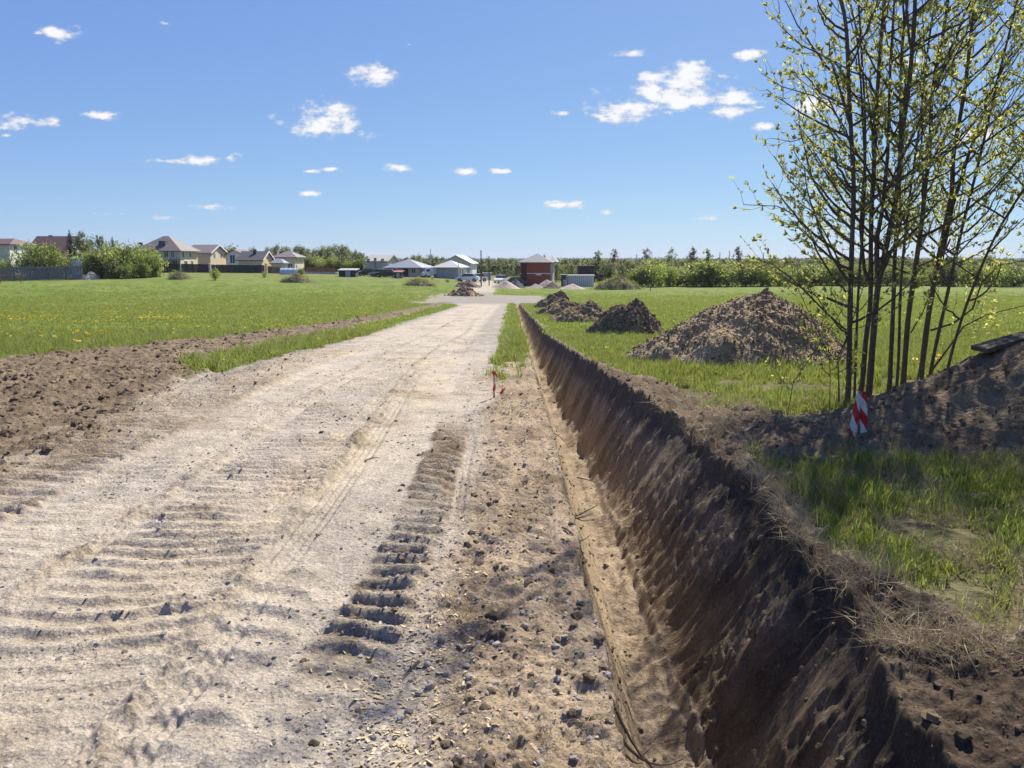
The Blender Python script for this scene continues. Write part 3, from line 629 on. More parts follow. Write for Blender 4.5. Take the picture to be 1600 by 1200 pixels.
# individually visible stones
def stones():
    spots = [(690,1008),(662,1022),(730,1052),(672,1080),(655,1090),(733,1078),(748,1012),(640,1118),(700,1063),(776,1022),(820,990),(868,1030),(745,945),(743,925),
             (702,958),(668,1043),(626,1128),(850,922),(905,958),(1068,1115),(1050,1165),(770,855),(836,845),(715,905),(690,920)]
    base = [rockmesh(50+i, 2, .16, .72) for i in range(5)]
    for b in base: b.materials.append(M_stone)
    for i, (u, v) in enumerate(spots):
        p = gp(u, v); s = R.uniform(.022, .042) * (1.5 if i in (0, 3, 4, 9) else 1)
        if i in (19, 20): p = Vector((1.0 + .05*(i-19), 3.05 - .2*(i-19), 0)); s = .07 if i == 19 else .045
        o = bpy.data.objects.new('stone', base[i % 5]); SC.collection.objects.link(o)
        z = hz(p.x, p.y); o.location = (p.x, p.y, z + s*.22); o.scale = (s, s*R.uniform(.7, 1), s*R.uniform(.7, 1)); o.rotation_euler = (R.uniform(-.3,.3), R.uniform(-.3,.3), R.uniform(0, 6))
        if i == 19: tag(o, 'dark rounded stone lying on the trench floor near the bottom edge', 'stone')
        elif i == 0: tag(o, 'largest pale stone among the wood chips on the road edge', 'stone', 'grey stones on the road edge')
        elif i == 20: tag(o, 'smaller dark stone beside the rounded one on the trench floor', 'stone')
        elif v < 930: tag(o, 'small grey stone on the road edge beside the far half of the loose gravel', 'stone', 'grey stones on the road edge, farther')
        else: tag(o, 'small grey stone loose on the near road edge beside the trench', 'stone', 'grey stones on the road edge')
stones()

# ------------------------------------------------------------------ heaps of soil
def heap(name, cx, cy, rx, ry, h, seed, label, cat='soil heap', group=None, cols=((.19,.14,.10),(.10,.075,.055)), res=64, peak=(0, 0), rough=1.0, pw=1.0, m=None, crumbs=0, csz=.05, rot=0, flat=0, csprotos=None, top=None):
    nr, na = res, int(res*2.4)
    rr = np.linspace(0, 1.12, nr); th = np.linspace(0, 2*np.pi, na, endpoint=False)
    Rr, T = np.meshgrid(rr, th, indexing='ij')
    wob = 1 + .16*pn(np.cos(T)*1.3 + seed, np.sin(T)*1.3, seed) + .08*pn(np.cos(T)*4 + seed, np.sin(T)*4, seed+1)
    px = Rr*np.cos(T)*wob; py = Rr*np.sin(T)*wob
    k = np.clip(1 - Rr, 0, 1)
    prof = (1 - (1-k)**1.25)**1.0 if flat else k**pw*.85 + .15*ss(k, 0, 1)
    if flat: prof = ss(k, -.08, .62)
    px = px + peak[0]*k; py = py + peak[1]*k
    c, s = math.cos(rot), math.sin(rot)
    x = (px*rx*c - py*ry*s); y = (px*rx*s + py*ry*c)
    sc = 1/max(.25, min(1.0, h))
    amp = rough*min(h, 1.3)
    wx, wy = x + cx, y + cy
    nz = .20*fbm(x*1.2*sc, y*1.2*sc, 3, seed+2) + .085*ridged(x*3.2*sc, y*3.2*sc, 3, seed+5) + .04*ridged(x*9*sc, y*9*sc, 2, seed+8)
    z = h*prof + amp*nz*ss(k, -.05, .25) - .35*np.clip(Rr-1, 0, 1)*1.0
    zb = HF(wx.ravel(), wy.ravel()).reshape(x.shape) if cy < 60 else H0(wx, wy)
    zc = float(zb[0, 0]); Zw = zb + z - .015
    V = np.stack([wx - cx, wy - cy, Zw - zc], -1).reshape(-1, 3)
    idx = np.arange(nr*na).reshape(nr, na); nx = np.roll(idx, -1, 1)
    Q = np.stack([idx[:-1], nx[:-1], nx[1:], idx[1:]], -1)[1:].reshape(-1, 4)   # inner ring collapses to centre
    Q = np.concatenate([np.stack([idx[0], nx[0], nx[1], idx[1]], -1)[:0], Q])
    # fill the middle with a fan of quads
    V[idx[0]] = V[idx[0]].mean(0)
    Q = np.concatenate([Q, np.stack([idx[0], idx[1], nx[1], idx[0]], -1)[:0]])
    tri = np.stack([np.full(na, idx[0, 0]), idx[1], nx[1]], -1)
    t = np.clip(.5 + 1.3*fbm(x*2.5*sc, y*2.5*sc, 3, seed+11), 0, 1).ravel()[:, None]
    col = np.array(cols[0])[None]*(1-t) + np.array(cols[1])[None]*t
    if top is not None:
        tt = np.clip(ss(k, .45, .9)*.8 + .6*pn(x*4, y*4, seed+31), 0, 1).ravel()[:, None]; col = col*(1-tt) + np.array(top)[None]*tt
    allf = np.concatenate([Q, np.concatenate([tri, tri[:, :1]], 1)]) if False else Q
    me = np_mesh(name, V, allf, True, np.clip(col, .01, .8))
    # cap
    import bmesh
    bm = bmesh.new(); bm.from_mesh(me); bm.verts.ensure_lookup_table()
    lay = bm.verts.layers.float_color.get('albedo')
    cen = bm.verts.new(V[idx[0, 0]]); 
    if lay: cen[lay] = (*np.clip(col[0], .01, .8), 1)
    for j in range(na):
        try: f_ = bm.faces.new((cen, bm.verts[int(idx[1, j])], bm.verts[int(idx[1, (j+1) % na])])); f_.smooth = True
        except Exception: pass
    bmesh.ops.delete(bm, geom=[v for v in bm.verts if not v.link_faces], context='VERTS')
    bm.to_mesh(me); bm.free()
    root = empty(name, (cx, cy, zc), 0, label, cat, group)
    link('soil_mound' if m is None else 'mound', me, m or M_soil, root)
    if crumbs:
        sel = RN.randint(0, nr*na, crumbs*3); kk = k.ravel()[sel]; sel = sel[RN.rand(len(sel)) < np.clip(Rr.ravel()[sel]*1.3, .1, 1)][:crumbs]
        P = V[sel] + RN.uniform(-1, 1, (len(sel), 3))*np.array([rx/nr, ry/nr, 0])*1.5
        n = len(P); sz = csz*(.35 + 1.4*RN.rand(n)**3)
        scatter('clods', P, RN.uniform(0, 6.28, (n, 3)), sz, csprotos or CL, None, parent=root)
    return root

brown = ((.41,.305,.185), (.24,.178,.105)); dark = ((.31,.225,.13), (.17,.125,.075))
P = at(1172, 575, 13.3)
heap('soil_heap', 4.0, 13.4, 2.08, 1.45, 1.20, 301, 'largest brown soil heap, behind the clump of young trees', cols=brown, res=150, peak=(.2, 0), rough=.62, crumbs=12000, csz=.026, pw=.74)
heap('soil_heap', 7.1, 6.8, 4.0, 2.3, 1.0, 317, 'dark soil heap at the right edge with a slab on top', cols=((.20,.152,.095),(.115,.088,.056)), res=150, rough=.6, crumbs=8000, csz=.028, flat=1)
def heap_px(u0, u1, vt, vb, seed, label, **kw):
    """heap given by where its foot meets the ground and how wide and tall it is"""
    p = gp((u0+u1)/2, vb); rx = (u1-u0)/2/F*p.y*1.04; ry = kw.pop('ry', rx*.8); cy = p.y + ry*.9
    cx = p.x * cy / p.y; hh = at((u0+u1)/2, vt, cy).z - gz(cx, cy)
    return heap('soil_heap' if 'nm' not in kw else kw.pop('nm'), cx, cy, rx, ry, hh*kw.pop('hk', 1.0), seed, label, **kw)
heap_px(912, 1040, 470, 526, 331, 'steep dark soil heap directly left of the largest heap', cols=dark, res=80, peak=(.25,0), rough=1.2, pw=.8, crumbs=3000, csz=.055)
heap_px(856, 968, 475, 504, 341, 'low dark soil heap, third back along the trench', cols=dark, res=60, peak=(.2,0), rough=1.5, pw=.75, crumbs=600, csz=.065)
heap_px(838, 926, 469, 493, 347, 'small dark soil heap close behind the third heap', cols=dark, res=50, rough=1.6, pw=.7, crumbs=400, csz=.065)
heap_px(834, 896, 456, 482, 353, 'farthest dark soil heap of the row beside the trench', cols=dark, res=50, peak=(.35,0), rough=1.5, pw=.75, crumbs=400, csz=.1)
heap_px(699, 752, 447, 463, 359, 'brown soil heap at the far end of the road, left side', cols=brown, res=50, rough=1.2, crumbs=300, csz=.2)

# slab on the right heap
mb = MB(); mb.box(-.28, .28, -.1, .1, 0, .045)
hr = [q for q in SC.objects if q.get('label', '').startswith('dark soil heap at the right edge')][0]
hv = np.array([tuple(v.co) for v in hr.children[0].data.vertices]) + np.array(tuple(hr.location))
cand = hv[np.abs(800 + 1185*hv[:, 0]/hv[:, 1] - 1552) < 12]; best = cand[np.argmax((cand[:, 2] - CH)/cand[:, 1])]     # crest of the heap
o = mb.build('wood_slab', M_bark, None, (best[0], best[1], best[2] - .005)); o.rotation_euler = (.05, -.22, .2)
tag(o, 'dark flat piece of wood lying on top of the right soil heap', 'wood')
SLAB = o

# ------------------------------------------------------------------ young trees
def bez(p0, p1, p2, n):
    return [p0*(1-t)**2 + p1*2*t*(1-t) + p2*t*t for t in [i/n for i in range(n+1)]]
def add_leaf(mb, p, d, r, L=.052, W=.023):
    d = d.normalized(); s = d.cross(Vector((r.uniform(-1,1), r.uniform(-1,1), r.uniform(-1,1)))).normalized()
    n = d.cross(s); l = L*r.uniform(.6, 1.25); w = W*r.uniform(.7, 1.3)
    mb.add([p, p + d*l*.45 + s*w*.5 + n*.003, p + d*l, p + d*l*.45 - s*w*.5 + n*.003], [(0,1,2), (0,2,3)])
def young_tree(path, r0, label, seed, nbranch=26, h0=.7, reach=1.0, leafk=1.0, cat='tree', group='young trees clumped beside the trench', bias=None, extra=None, topr=.012, htop=6.7):
    r = random.Random(seed); pts = [Vector(p) for p in path]; base = pts[0].copy(); base.z = hz(base.x, base.y) - .06
    if base.z > pts[0].z: pts[0].z = base.z
    else: pts[0] = base
    # extend above the last point
    last = pts[-1]; d = (pts[-1] - pts[-2]).normalized()
    while pts[-1].z < htop:
        d = (d + Vector((r.uniform(-.09,.09), r.uniform(-.09,.09), .05))).normalized(); pts.append(pts[-1] + d*.75)
    # resample
    seg = [0]
    for i in range(1, len(pts)): seg.append(seg[-1] + (pts[i]-pts[i-1]).length)
    T = seg[-1]
    def pos(s):
        s = max(0, min(T, s))
        for i in range(1, len(pts)):
            if s <= seg[i]: 
                k = (s - seg[i-1])/(seg[i]-seg[i-1]); 
                a = pts[max(i-2,0)]; b = pts[i-1]; c = pts[i]; e = pts[min(i+1, len(pts)-1)]
                return .5*((2*b) + (-a + c)*k + (2*a - 5*b + 4*c - e)*k*k + (-a + 3*b - 3*c + e)*k**3)
        return pts[-1]
    nbranch = int(nbranch*1.5); n = int(T/.14); tp = [pos(T*i/n) for i in range(n+1)]
    tr = [max(.004, (r0*(1 - (i/n))**.75 + topr*.4)*.62 * (1 + .05*math.sin(i*1.7+seed)) * (1.25 if i == 0 else 1.1 if i == 1 else 1)) for i in range(n+1)]
    o0 = pts[0]; root = empty('young_tree', o0, 0, label, cat, group)
    def loc(ps): return [p - o0 for p in ps]
    MB().tube(loc(tp), tr, 8).build('trunk', M_bark, root, smooth=True)
    lf = MB(); tw = MB(); az = r.uniform(0, 6.28)
    brs = []
    for k in range(nbranch):
        s = h0 + (T - h0 - .3) * (k/nbranch)**1.0 + r.uniform(-.08, .08); az += 2.4 + r.uniform(-.5, .5)
        if bias is not None and r.random() < .6: az = bias + r.uniform(-1.1, 1.1)
        p = pos(s); f = s/T; rad = r0*(1-f)**.75 + .003
        L = reach*(1.15 - .55*f)*r.uniform(.55, 1.15); up = r.uniform(.45, 1.1)
        hd = Vector((math.cos(az), math.sin(az), 0))
        p1 = p + hd*L*.5 + Vector((0,0,up*L*.35)); p2 = p + hd*L*r.uniform(.7, 1.0) + Vector((r.uniform(-.15,.15), r.uniform(-.15,.15), up*L*r.uniform(.85, 1.3)))
        brs.append((bez(p, p1, p2, 9), min(rad*.55, .019)*r.uniform(.6, 1)))
    if extra: 
        for e in extra: brs.append(([Vector(q) for q in e[0]], e[1]))
    for bi, (bp, br) in enumerate(brs):
        bp = [q + Vector((r.uniform(-1,1), r.uniform(-1,1), r.uniform(-1,1)))*.012 if 0 < i else q for i, q in enumerate(bp)]
        m = len(bp)-1; rr_ = [br*(1 - .8*i/m) + .0014 for i in range(m+1)]
        MB().tube(loc(bp), rr_, 5, cap=False).build('branch', M_bark, root, smooth=True)
        L = sum((bp[i+1]-bp[i]).length for i in range(m))
        ntw = max(6, int(L*11.0))
        for j in range(ntw):
            f = .18 + .82*(j + r.random())/ntw; i = min(m-1, int(f*m)); q = bp[i].lerp(bp[i+1], f*m - i)
            dd = (bp[i+1]-bp[i]).normalized(); side = dd.cross(Vector((r.uniform(-1,1), r.uniform(-1,1), r.uniform(-1,1)))).normalized()
            tl = L*r.uniform(.12, .36)*(1.1 - .5*f) + .05; q2 = q + (dd*.6 + side*.8 + Vector((0,0,.25))).normalized()*tl*.5; q3 = q2 + (dd*.7 + side*.4 + Vector((0,0,.35))).normalized()*tl*.5
            tw.tube(loc([q, q2, q3]), [.0026, .0018, .001], 3, cap=False)
            nl = max(2, int(tl*30*leafk*r.uniform(.2, 1.4)))
            for _ in range(nl):
                g = r.uniform(.25, 1.0); c = q.lerp(q2, g*2) if g < .5 else q2.lerp(q3, g*2-1)
                dirv = (q3-q).normalized() + Vector((r.uniform(-1,1), r.uniform(-1,1), r.uniform(-.9,.9)))*.9
                add_leaf(lf, c - o0, dirv, r)
            if r.random() < .7*leafk:
                for _ in range(r.randint(4, 8)): add_leaf(lf, q3 - o0, (q3-q2).normalized() + Vector((r.uniform(-1,1), r.uniform(-1,1), r.uniform(-1,1)))*.8, r, .06, .026)
    o = tw.build('twigs', M_twig, root); o['kind'] = 'stuff'
    o = lf.build('foliage', M_leaf, root); o['kind'] = 'stuff'
    return root
def tp(lst, Y, dY=0):
    n = len(lst); return [at(u, v, Y + dY*i/max(1, n-1)) for i, (u, v) in enumerate(lst)]
def sbr(lst, Y, r, dY=0): return (tp(lst, Y, dY), r)
left = math.pi
young_tree(tp([(1322,652),(1326,600),(1328,498),(1331,385),(1334,300),(1331,227),(1326,136),(1322,42),(1308,-20)], 8.35), .047,
    'leftmost thick stem of the young tree clump, branching low to the left', 1, 30, .9, 1.1, 1.0, bias=left,
    extra=[sbr([(1322,516),(1290,488),(1262,460),(1238,432),(1205,412),(1178,402)], 8.35, .011, -.4), sbr([(1322,456),(1298,428),(1276,392),(1262,358),(1244,338),(1215,322),(1160,318)], 8.35, .012, -.3),
           sbr([(1324,441),(1306,398),(1292,368),(1270,330),(1240,310),(1212,300)], 8.4, .010, .3), sbr([(1332,238),(1322,200),(1300,168),(1270,152),(1222,136),(1190,112)], 8.35, .009, -.2),
           sbr([(1324,130),(1310,105),(1285,85),(1250,70),(1220,40),(1215,5)], 8.35, .009, -.2), sbr([(1324,205),(1300,206),(1270,210),(1235,222),(1205,215)], 8.35, .007, .2),
           sbr([(1326,524),(1312,560),(1300,556),(1280,530),(1262,500)], 8.3, .008, -.2)])
young_tree(tp([(1340,640),(1347,600),(1353,530),(1360,470),(1361,357),(1365,269),(1371,142),(1377,57),(1384,-10)], 8.75), .045,
    'second stem of the clump, rising just behind the striped tape', 2, 24, 1.6, .9, 1.0,
    extra=[sbr([(1362,448),(1349,420),(1345,357),(1351,255),(1345,127),(1337,42),(1325,-20)], 8.75, .022, .2)])
young_tree(tp([(1354,650),(1358,610),(1368,484),(1374,436),(1391,357),(1402,300),(1411,198),(1419,142),(1426,71),(1430,-5)], 8.55), .056,
    'thickest stem of the clump, forking at shoulder height', 3, 26, 1.5, 1.0, 1.0,
    extra=[sbr([(1372,436),(1369,400),(1371,370),(1377,326),(1385,241),(1392,113),(1396,0),(1398,-90)], 8.55, .032, .1)])
young_tree(tp([(1386,640),(1390,600),(1396,470),(1399,385),(1404,328),(1407,200),(1409,85),(1415,28),(1419,-10)], 9.0), .040,
    'straight slim stem in the middle of the clump', 4, 22, 1.6, .9, 1.0)
young_tree(tp([(1405,640),(1411,600),(1419,498),(1429,427),(1439,357),(1445,300),(1453,227),(1457,142),(1473,57),(1482,-5)], 9.55), .052,
    'leaning stem rooted at the left foot of the right soil heap', 5, 26, 1.5, 1.1, 1.0, bias=-.2,
    extra=[sbr([(1456,150),(1468,120),(1488,85),(1505,60),(1535,20),(1560,-20)], 9.5, .02, .1), sbr([(1423,520),(1440,490),(1450,470)], 9.5, .009)])
young_tree(tp([(1432,640),(1439,586),(1450,498),(1462,427),(1473,371),(1487,300),(1490,241),(1507,142),(1518,42),(1524,-10)], 10.2), .058,
    'rightmost upright stem, behind the edge of the right soil heap', 6, 28, 1.5, 1.25, 1.1, bias=0,
    extra=[sbr([(1470,408),(1487,320),(1515,241),(1541,156),(1575,91),(1605,60),(1640,20)], 10.2, .028, .3), sbr([(1454,516),(1490,505),(1520,482),(1535,440),(1560,415),(1610,405)], 10.1, .016, -.3),
           sbr([(1456,578),(1480,545),(1505,510),(1540,492),(1605,478)], 10.0, .015, -.3)])
young_tree(tp([(1308,655),(1311,620),(1310,580),(1309,556),(1320,535),(1332,500)], 8.2), .014, 'thin crooked sapling just left of the tree clump', 7, 8, .5, .5, .5, htop=1.6, group=None, topr=.004)
young_tree(tp([(1296,650),(1297,600),(1296,560),(1290,545)], 8.0), .008, 'single thin bare sapling standing left of the crooked one', 8, 4, .4, .3, .3, htop=1.0, group=None, topr=.003)
young_tree(tp([(1228,655),(1236,620),(1238,600),(1252,580)], 7.9), .006, 'tiny leafless seedling in the grass left of the clump', 9, 4, .25, .3, .05, htop=.75, group=None, topr=.002)
young_tree(tp([(1448,640),(1458,560),(1478,470),(1500,370),(1530,250),(1560,120),(1590,0)], 9.9), .034, 'slim stem leaning far right, beside the rightmost upright stem', 11, 20, 1.4, 1.1, 1.0, bias=0)
young_tree(tp([(1398,640),(1404,560),(1408,440),(1420,320),(1436,200),(1448,90),(1462,-10)], 9.3), .026, 'thin stem squeezed between the middle and the leaning stem', 12, 16, 1.6, .8, .9)
young_tree(tp([(1334,645),(1337,560),(1342,440),(1350,330),(1352,200),(1346,80),(1340,-10)], 8.6), .022, 'thin stem close behind the leftmost stem', 13, 16, 1.5, .9, .9, bias=math.pi)
young_tree(tp([(1470,640),(1490,540),(1520,450),(1560,360),(1610,280),(1660,200)], 9.4), .024, 'thin arching stem bending out over the right heap', 14, 18, 1.0, 1.0, 1.1)
# trees at the right edge; their branches reach in
def rt(x, y, lean, seed, r0, lab, nb, reach, lk):
    young_tree([(x, y, 0), (x+lean[0]*1.5, y+lean[1]*1.5, 1.5), (x+lean[0]*3, y+lean[1]*3, 3.0), (x+lean[0]*5, y+lean[1]*5, 5)], r0, lab, seed, nb, 1.2, reach, lk, group=None, bias=math.pi)
rt(7.0, 8.9, (-.03,.02), 21, .06, 'dense young tree at the right edge, branches reaching into the picture', 46, 1.7, 1.3)
rt(7.4, 6.9, (.0,.02), 22, .06, 'tree just beyond the right edge above the dark heap', 46, 1.7, 1.9)
rt(5.9, 5.3, (.08,.03), 23, .055, 'tree out to the right that shades the near trench bank', 46, 1.6, 2.2)
rt(7.6, 4.6, (.0,.0), 24, .055, 'outermost tree on the right, shading the near grass', 40, 1.6, 2.0)

# ------------------------------------------------------------------ striped tape on stakes
def tape_mat():
    m = bpy.data.materials.new('striped_tape'); m.use_nodes = True; nt = m.node_tree; N, L = nt.nodes.new, nt.links.new
    b = nt.nodes['Principled BSDF']; b.inputs['Roughness'].default_value = .4
    uv = N('ShaderNodeUVMap'); sp = N('ShaderNodeSeparateXYZ'); L(uv.outputs[0], sp.inputs[0])
    a = N('ShaderNodeMath'); a.operation = 'MULTIPLY_ADD'; L(sp.outputs[0], a.inputs[0]); a.inputs[1].default_value = .45; L(sp.outputs[1], a.inputs[2])
    f = N('ShaderNodeMath'); f.operation = 'FRACT'; L(a.outputs[0], f.inputs[0]); g = N('ShaderNodeMath'); g.operation = 'GREATER_THAN'; g.inputs[1].default_value = .5; L(f.outputs[0], g.inputs[0])
    mx = N('ShaderNodeMix'); mx.data_type = 'RGBA'; L(g.outputs[0], mx.inputs[0]); mx.inputs[6].default_value = (.62,.05,.05,1); mx.inputs[7].default_value = (.78,.76,.74,1)
    L(mx.outputs[2], b.inputs['Base Color'])
    t = N('ShaderNodeBsdfTranslucent'); L(mx.outputs[2], t.inputs[0]); ms = N('ShaderNodeMixShader'); ms.inputs[0].default_value = .45
    L(b.outputs[0], ms.inputs[1]); L(t.outputs[0], ms.inputs[2]); L(ms.outputs[0], nt.nodes['Material Output'].inputs[0]); return m
M_tape = tape_mat(); M_stake = mat('stake_wood', (.25,.18,.11), var=.3, scale=20)
def strip(name, pts, width, nrm, parent, period=.16, twist=0, seed=0, v0=0):
    r = random.Random(seed); V = []; Fs = []; UV = []; n = 16; L = 0; pts = [Vector(p) for p in pts]
    seg = len(pts)-1; prev = None
    for i in range(n*seg+1):
        t = i/n; k = min(seg-1, int(t)); p = pts[k].lerp(pts[k+1], t-k)
        if prev is not None: L += (p-prev).length
        prev = p; d = (pts[k+1]-pts[k]).normalized(); s = d.cross(nrm).normalized(); s = Matrix.Rotation(twist*i/n/seg + .12*math.sin(i*.9+seed), 3, d) @ s
        wv = nrm*(.006*math.sin(i*.7+seed)); w = width*(1 - .12*abs(math.sin(i*.45+seed)))
        for q in (-.5, 0, .5): V.append(p + s*w*q + wv + nrm*(.008*(abs(q)-.25))); UV.append((q+.5, L/period+v0))
    for i in range(n*seg):
        for j in range(2):
            a = i*3+j; Fs.append((a, a+1, a+4, a+3))
    me = bpy.data.meshes.new(name); me.from_pydata([tuple(v) for v in V], [], Fs); uvl = me.uv_layers.new(name='UVMap')
    for lp in me.loops: uvl.data[lp.index].uv = UV[lp.vertex_index]
    me.polygons.foreach_set('use_smooth', [True]*len(Fs)); me.materials.append(M_tape)
    o = bpy.data.objects.new(name, me); SC.collection.objects.link(o); o.parent = parent
    md = o.modifiers.new('thickness', 'SOLIDIFY'); md.thickness = .0008; return o
YS = 6.45
top = at(1346, 613, YS); g = hz(top.x, YS)
root = empty('marker_stake', (top.x, YS, g), 0, 'red and white striped tape hung over a short stake beside the tree clump', 'marker stake')
def rel(u, v, y, r_): return at(u, v, y) - r_.location
MB().tube([(0,0,-.1), tuple(rel(1346, 614, YS, root))], [.012, .010], 8).build('stake', M_stake, root)
nrm = Vector((-.25, -1, .1)).normalized()
strip('tape', [rel(1346,612,YS-.02,root), rel(1338,640,YS-.03,root), rel(1330,686,YS-.05,root)], .062, nrm, root, .235, .5, 1, .25)
strip('tape', [rel(1347,612,YS-.03,root), rel(1350,650,YS-.04,root), rel(1348,702,YS-.03,root)], .066, nrm, root, .235, -.3, 4, .05)
p = gp(772, 624); root = empty('marker_stake', (p.x, p.y, hz(p.x, p.y)), 0, 'thin stake wound with red and white tape at the road edge', 'marker stake')
hh = at(772, 580, p.y).z - root.location.z
MB().tube([(0,0,-.1),(0,0,hh)], [.011,.009], 8).build('stake', M_stake, root)
for k, (a0, a1) in enumerate([(hh, .02)]):
    strip('tape', [Vector((-.012,-.014,hh)), Vector((.006,-.02,hh*.5)), Vector((-.004,-.016,.03))], .038, Vector((0,-1,0)), root, .2, 5.0, 2)
    strip('tape', [Vector((.012,.0,hh*.98)), Vector((.03,-.02,hh*.8))], .03, Vector((.3,-1,0)).normalized(), root, .2, .5, 3)
p = gp(786, 620); ms_ = empty('tape_scrap', (p.x, p.y, hz(p.x, p.y)+.01), 0, 'short loose scrap of red tape on the soil beside the thin stake', 'tape')
strip('tape', [Vector((-.03,0,0)), Vector((0,-.01,.05)), Vector((.03,.01,.06))], .035, Vector((0,-1,.3)).normalized(), ms_, .3, 1, 5)

# roots and twigs along the trench
def roots():
    specs = [((905,752),(922,748),(938,744)),((895,765),(912,758),(930,756)),((885,775),(905,768),(926,765)),((905,800),(915,792),(925,786)),((868,640),(885,650),(893,668)),((905,700),(925,706),(945,716)),
             ((955,1110),(1010,1115),(1060,1128)),((950,1150),(985,1130),(1010,1105)),((970,1145),(1020,1120),(1075,1100)),((880,835),(900,842),(915,850)),((570,720),(580,716),(592,718)),((655,1040),(640,1050),(630,1062))]
    for i, s in enumerate(specs):
        pts = [gp(*q) for q in s]
        for p_ in pts: p_.x = p_.x * (1 if i in (10, 11) else .98); 
        o0 = Vector((pts[0].x, pts[0].y, hz(pts[0].x, pts[0].y)))
        P3 = []
        for j, q in enumerate(pts):
            zz = max(hz(q.x, q.y), -.28 if q.x > .35 else -9) + .012 + (.02*j if i < 10 else 0)
            P3.append(Vector((q.x, q.y, zz)) - o0)
        bp = bez(P3[0], P3[1], P3[2], 6)
        mb = MB(); mb.tube(bp, [.007 - .0008*k for k in range(7)], 5)
        r = random.Random(i); 
        q = bp[3]; mb.tube([q, q + Vector((r.uniform(-.05,.08), r.uniform(-.05,.05), r.uniform(.0,.05)))], [.003,.001], 4)
        o = mb.build('root', M_twig, None, o0)
        if i < 10: tag(o, 'dark broken root sticking out of the left trench lip', 'root', 'roots along the trench lip')
        else: tag(o, 'short dry stick lying flat on the pale road', 'stick', 'sticks on the road')
roots()

# ------------------------------------------------------------------ far side: houses, fences, cars
m_glass = mat('window_glass', (.05,.06,.075), rough=.15, var=.1, spec=.6)
m_frame = mat('white_frame', (.7,.7,.7), rough=.6, var=.05)
def wallm(n, c, **k): return mat(n, c, rough=.9, var=.12, scale=1.5, **k)
W_white = wallm('white_render', (.74,.74,.74)); W_beige = wallm('beige_render', (.55,.50,.40)); W_cream = wallm('cream_render', (.62,.55,.38)); W_yellow = wallm('yellow_render', (.62,.48,.25))
W_pink = wallm('pink_block', (.45,.36,.33)); W_grey = wallm('grey_block', (.38,.38,.38)); W_lgrey = wallm('pale_block', (.50,.48,.45)); W_tan = wallm('tan_block', (.50,.42,.34)); W_dark = wallm('dark_board', (.06,.06,.065))
def brick_extra(nt, b, mx, tc):
    N, L = nt.nodes.new, nt.links.new; br = N('ShaderNodeTexBrick'); br.inputs['Scale'].default_value = 4; br.inputs['Color1'].default_value = (.34,.085,.05,1); br.inputs['Color2'].default_value = (.27,.07,.045,1); br.inputs['Mortar'].default_value = (.36,.2,.15,1); br.inputs['Mortar Size'].default_value = .01
    mp = N('ShaderNodeMapping'); mp.inputs['Rotation'].default_value = (math.radians(90),0,0); L(tc.outputs['Object'], mp.inputs[0]); L(mp.outputs[0], br.inputs['Vector']); L(br.outputs[0], b.inputs['Base Color'])
W_brick = mat('red_brick', (.3,.08,.05), extra=brick_extra)
def roofm(n, c, **k): return mat(n, c, rough=k.pop('rough', .55), var=.12, scale=2, spec=.4, **k)
R_brown = roofm('brown_tile', (.13,.075,.065)); R_grey = roofm('grey_brown_shingle', (.16,.135,.13)); R_dark = roofm('charcoal_shingle', (.075,.07,.08)); R_blue = roofm('blue_grey_metal', (.20,.22,.26)); R_light = roofm('light_grey_metal', (.38,.38,.38)); R_slate = roofm('slate_green_metal', (.13,.15,.15)); R_white = roofm('white_metal', (.65,.65,.66))
def stripe_extra(nt, b, mx, tc):
    N, L = nt.nodes.new, nt.links.new; w = N('ShaderNodeTexWave'); w.inputs['Scale'].default_value = .55; w.inputs['Distortion'].default_value = .3; L(tc.outputs['Object'], w.inputs['Vector'])
    mxx = N('ShaderNodeMix'); mxx.data_type = 'RGBA'; L(w.outputs['Fac'], mxx.inputs[0]); mxx.inputs[6].default_value = (.26,.22,.2,1); mxx.inputs[7].default_value = (.5,.46,.44,1); L(mxx.outputs[2], b.inputs['Base Color'])
R_stripe = mat('striped_sheet', (.4,.4,.4), extra=stripe_extra)

def window(root, face, x, z, w, h, W, D):
    """face 'f' = front (y=0) at local x (negative), 's' = right side (x=0) at local y"""
    fr, pn_ = MB(), MB(); t = .07; k = .05
    if face == 'f':
        for (a, b, c, d) in ((x, x+w, z, z+t), (x, x+w, z+h-t, z+h), (x, x+t, z+t, z+h-t), (x+w-t, x+w, z+t, z+h-t), (x+w/2-t/2, x+w/2+t/2, z+t, z+h-t)): fr.box(a, b, -k, .0, c, d)
        pn_.box(x+t*.9, x+w-t*.9, -.025, -.002, z+t*.9, z+h-t*.9)
    else:
        for (a, b, c, d) in ((x, x+w, z, z+t), (x, x+w, z+h-t, z+h), (x, x+t, z+t, z+h-t), (x+w-t, x+w, z+t, z+h-t), (x+w/2-t/2, x+w/2+t/2, z+t, z+h-t)): fr.box(0, k, a, b, c, d)
        pn_.box(.002, .025, x+t*.9, x+w-t*.9, z+t*.9, z+h-t*.9)
    f = fr.build('window', m_frame, root); pn_.build('pane', m_glass, f)
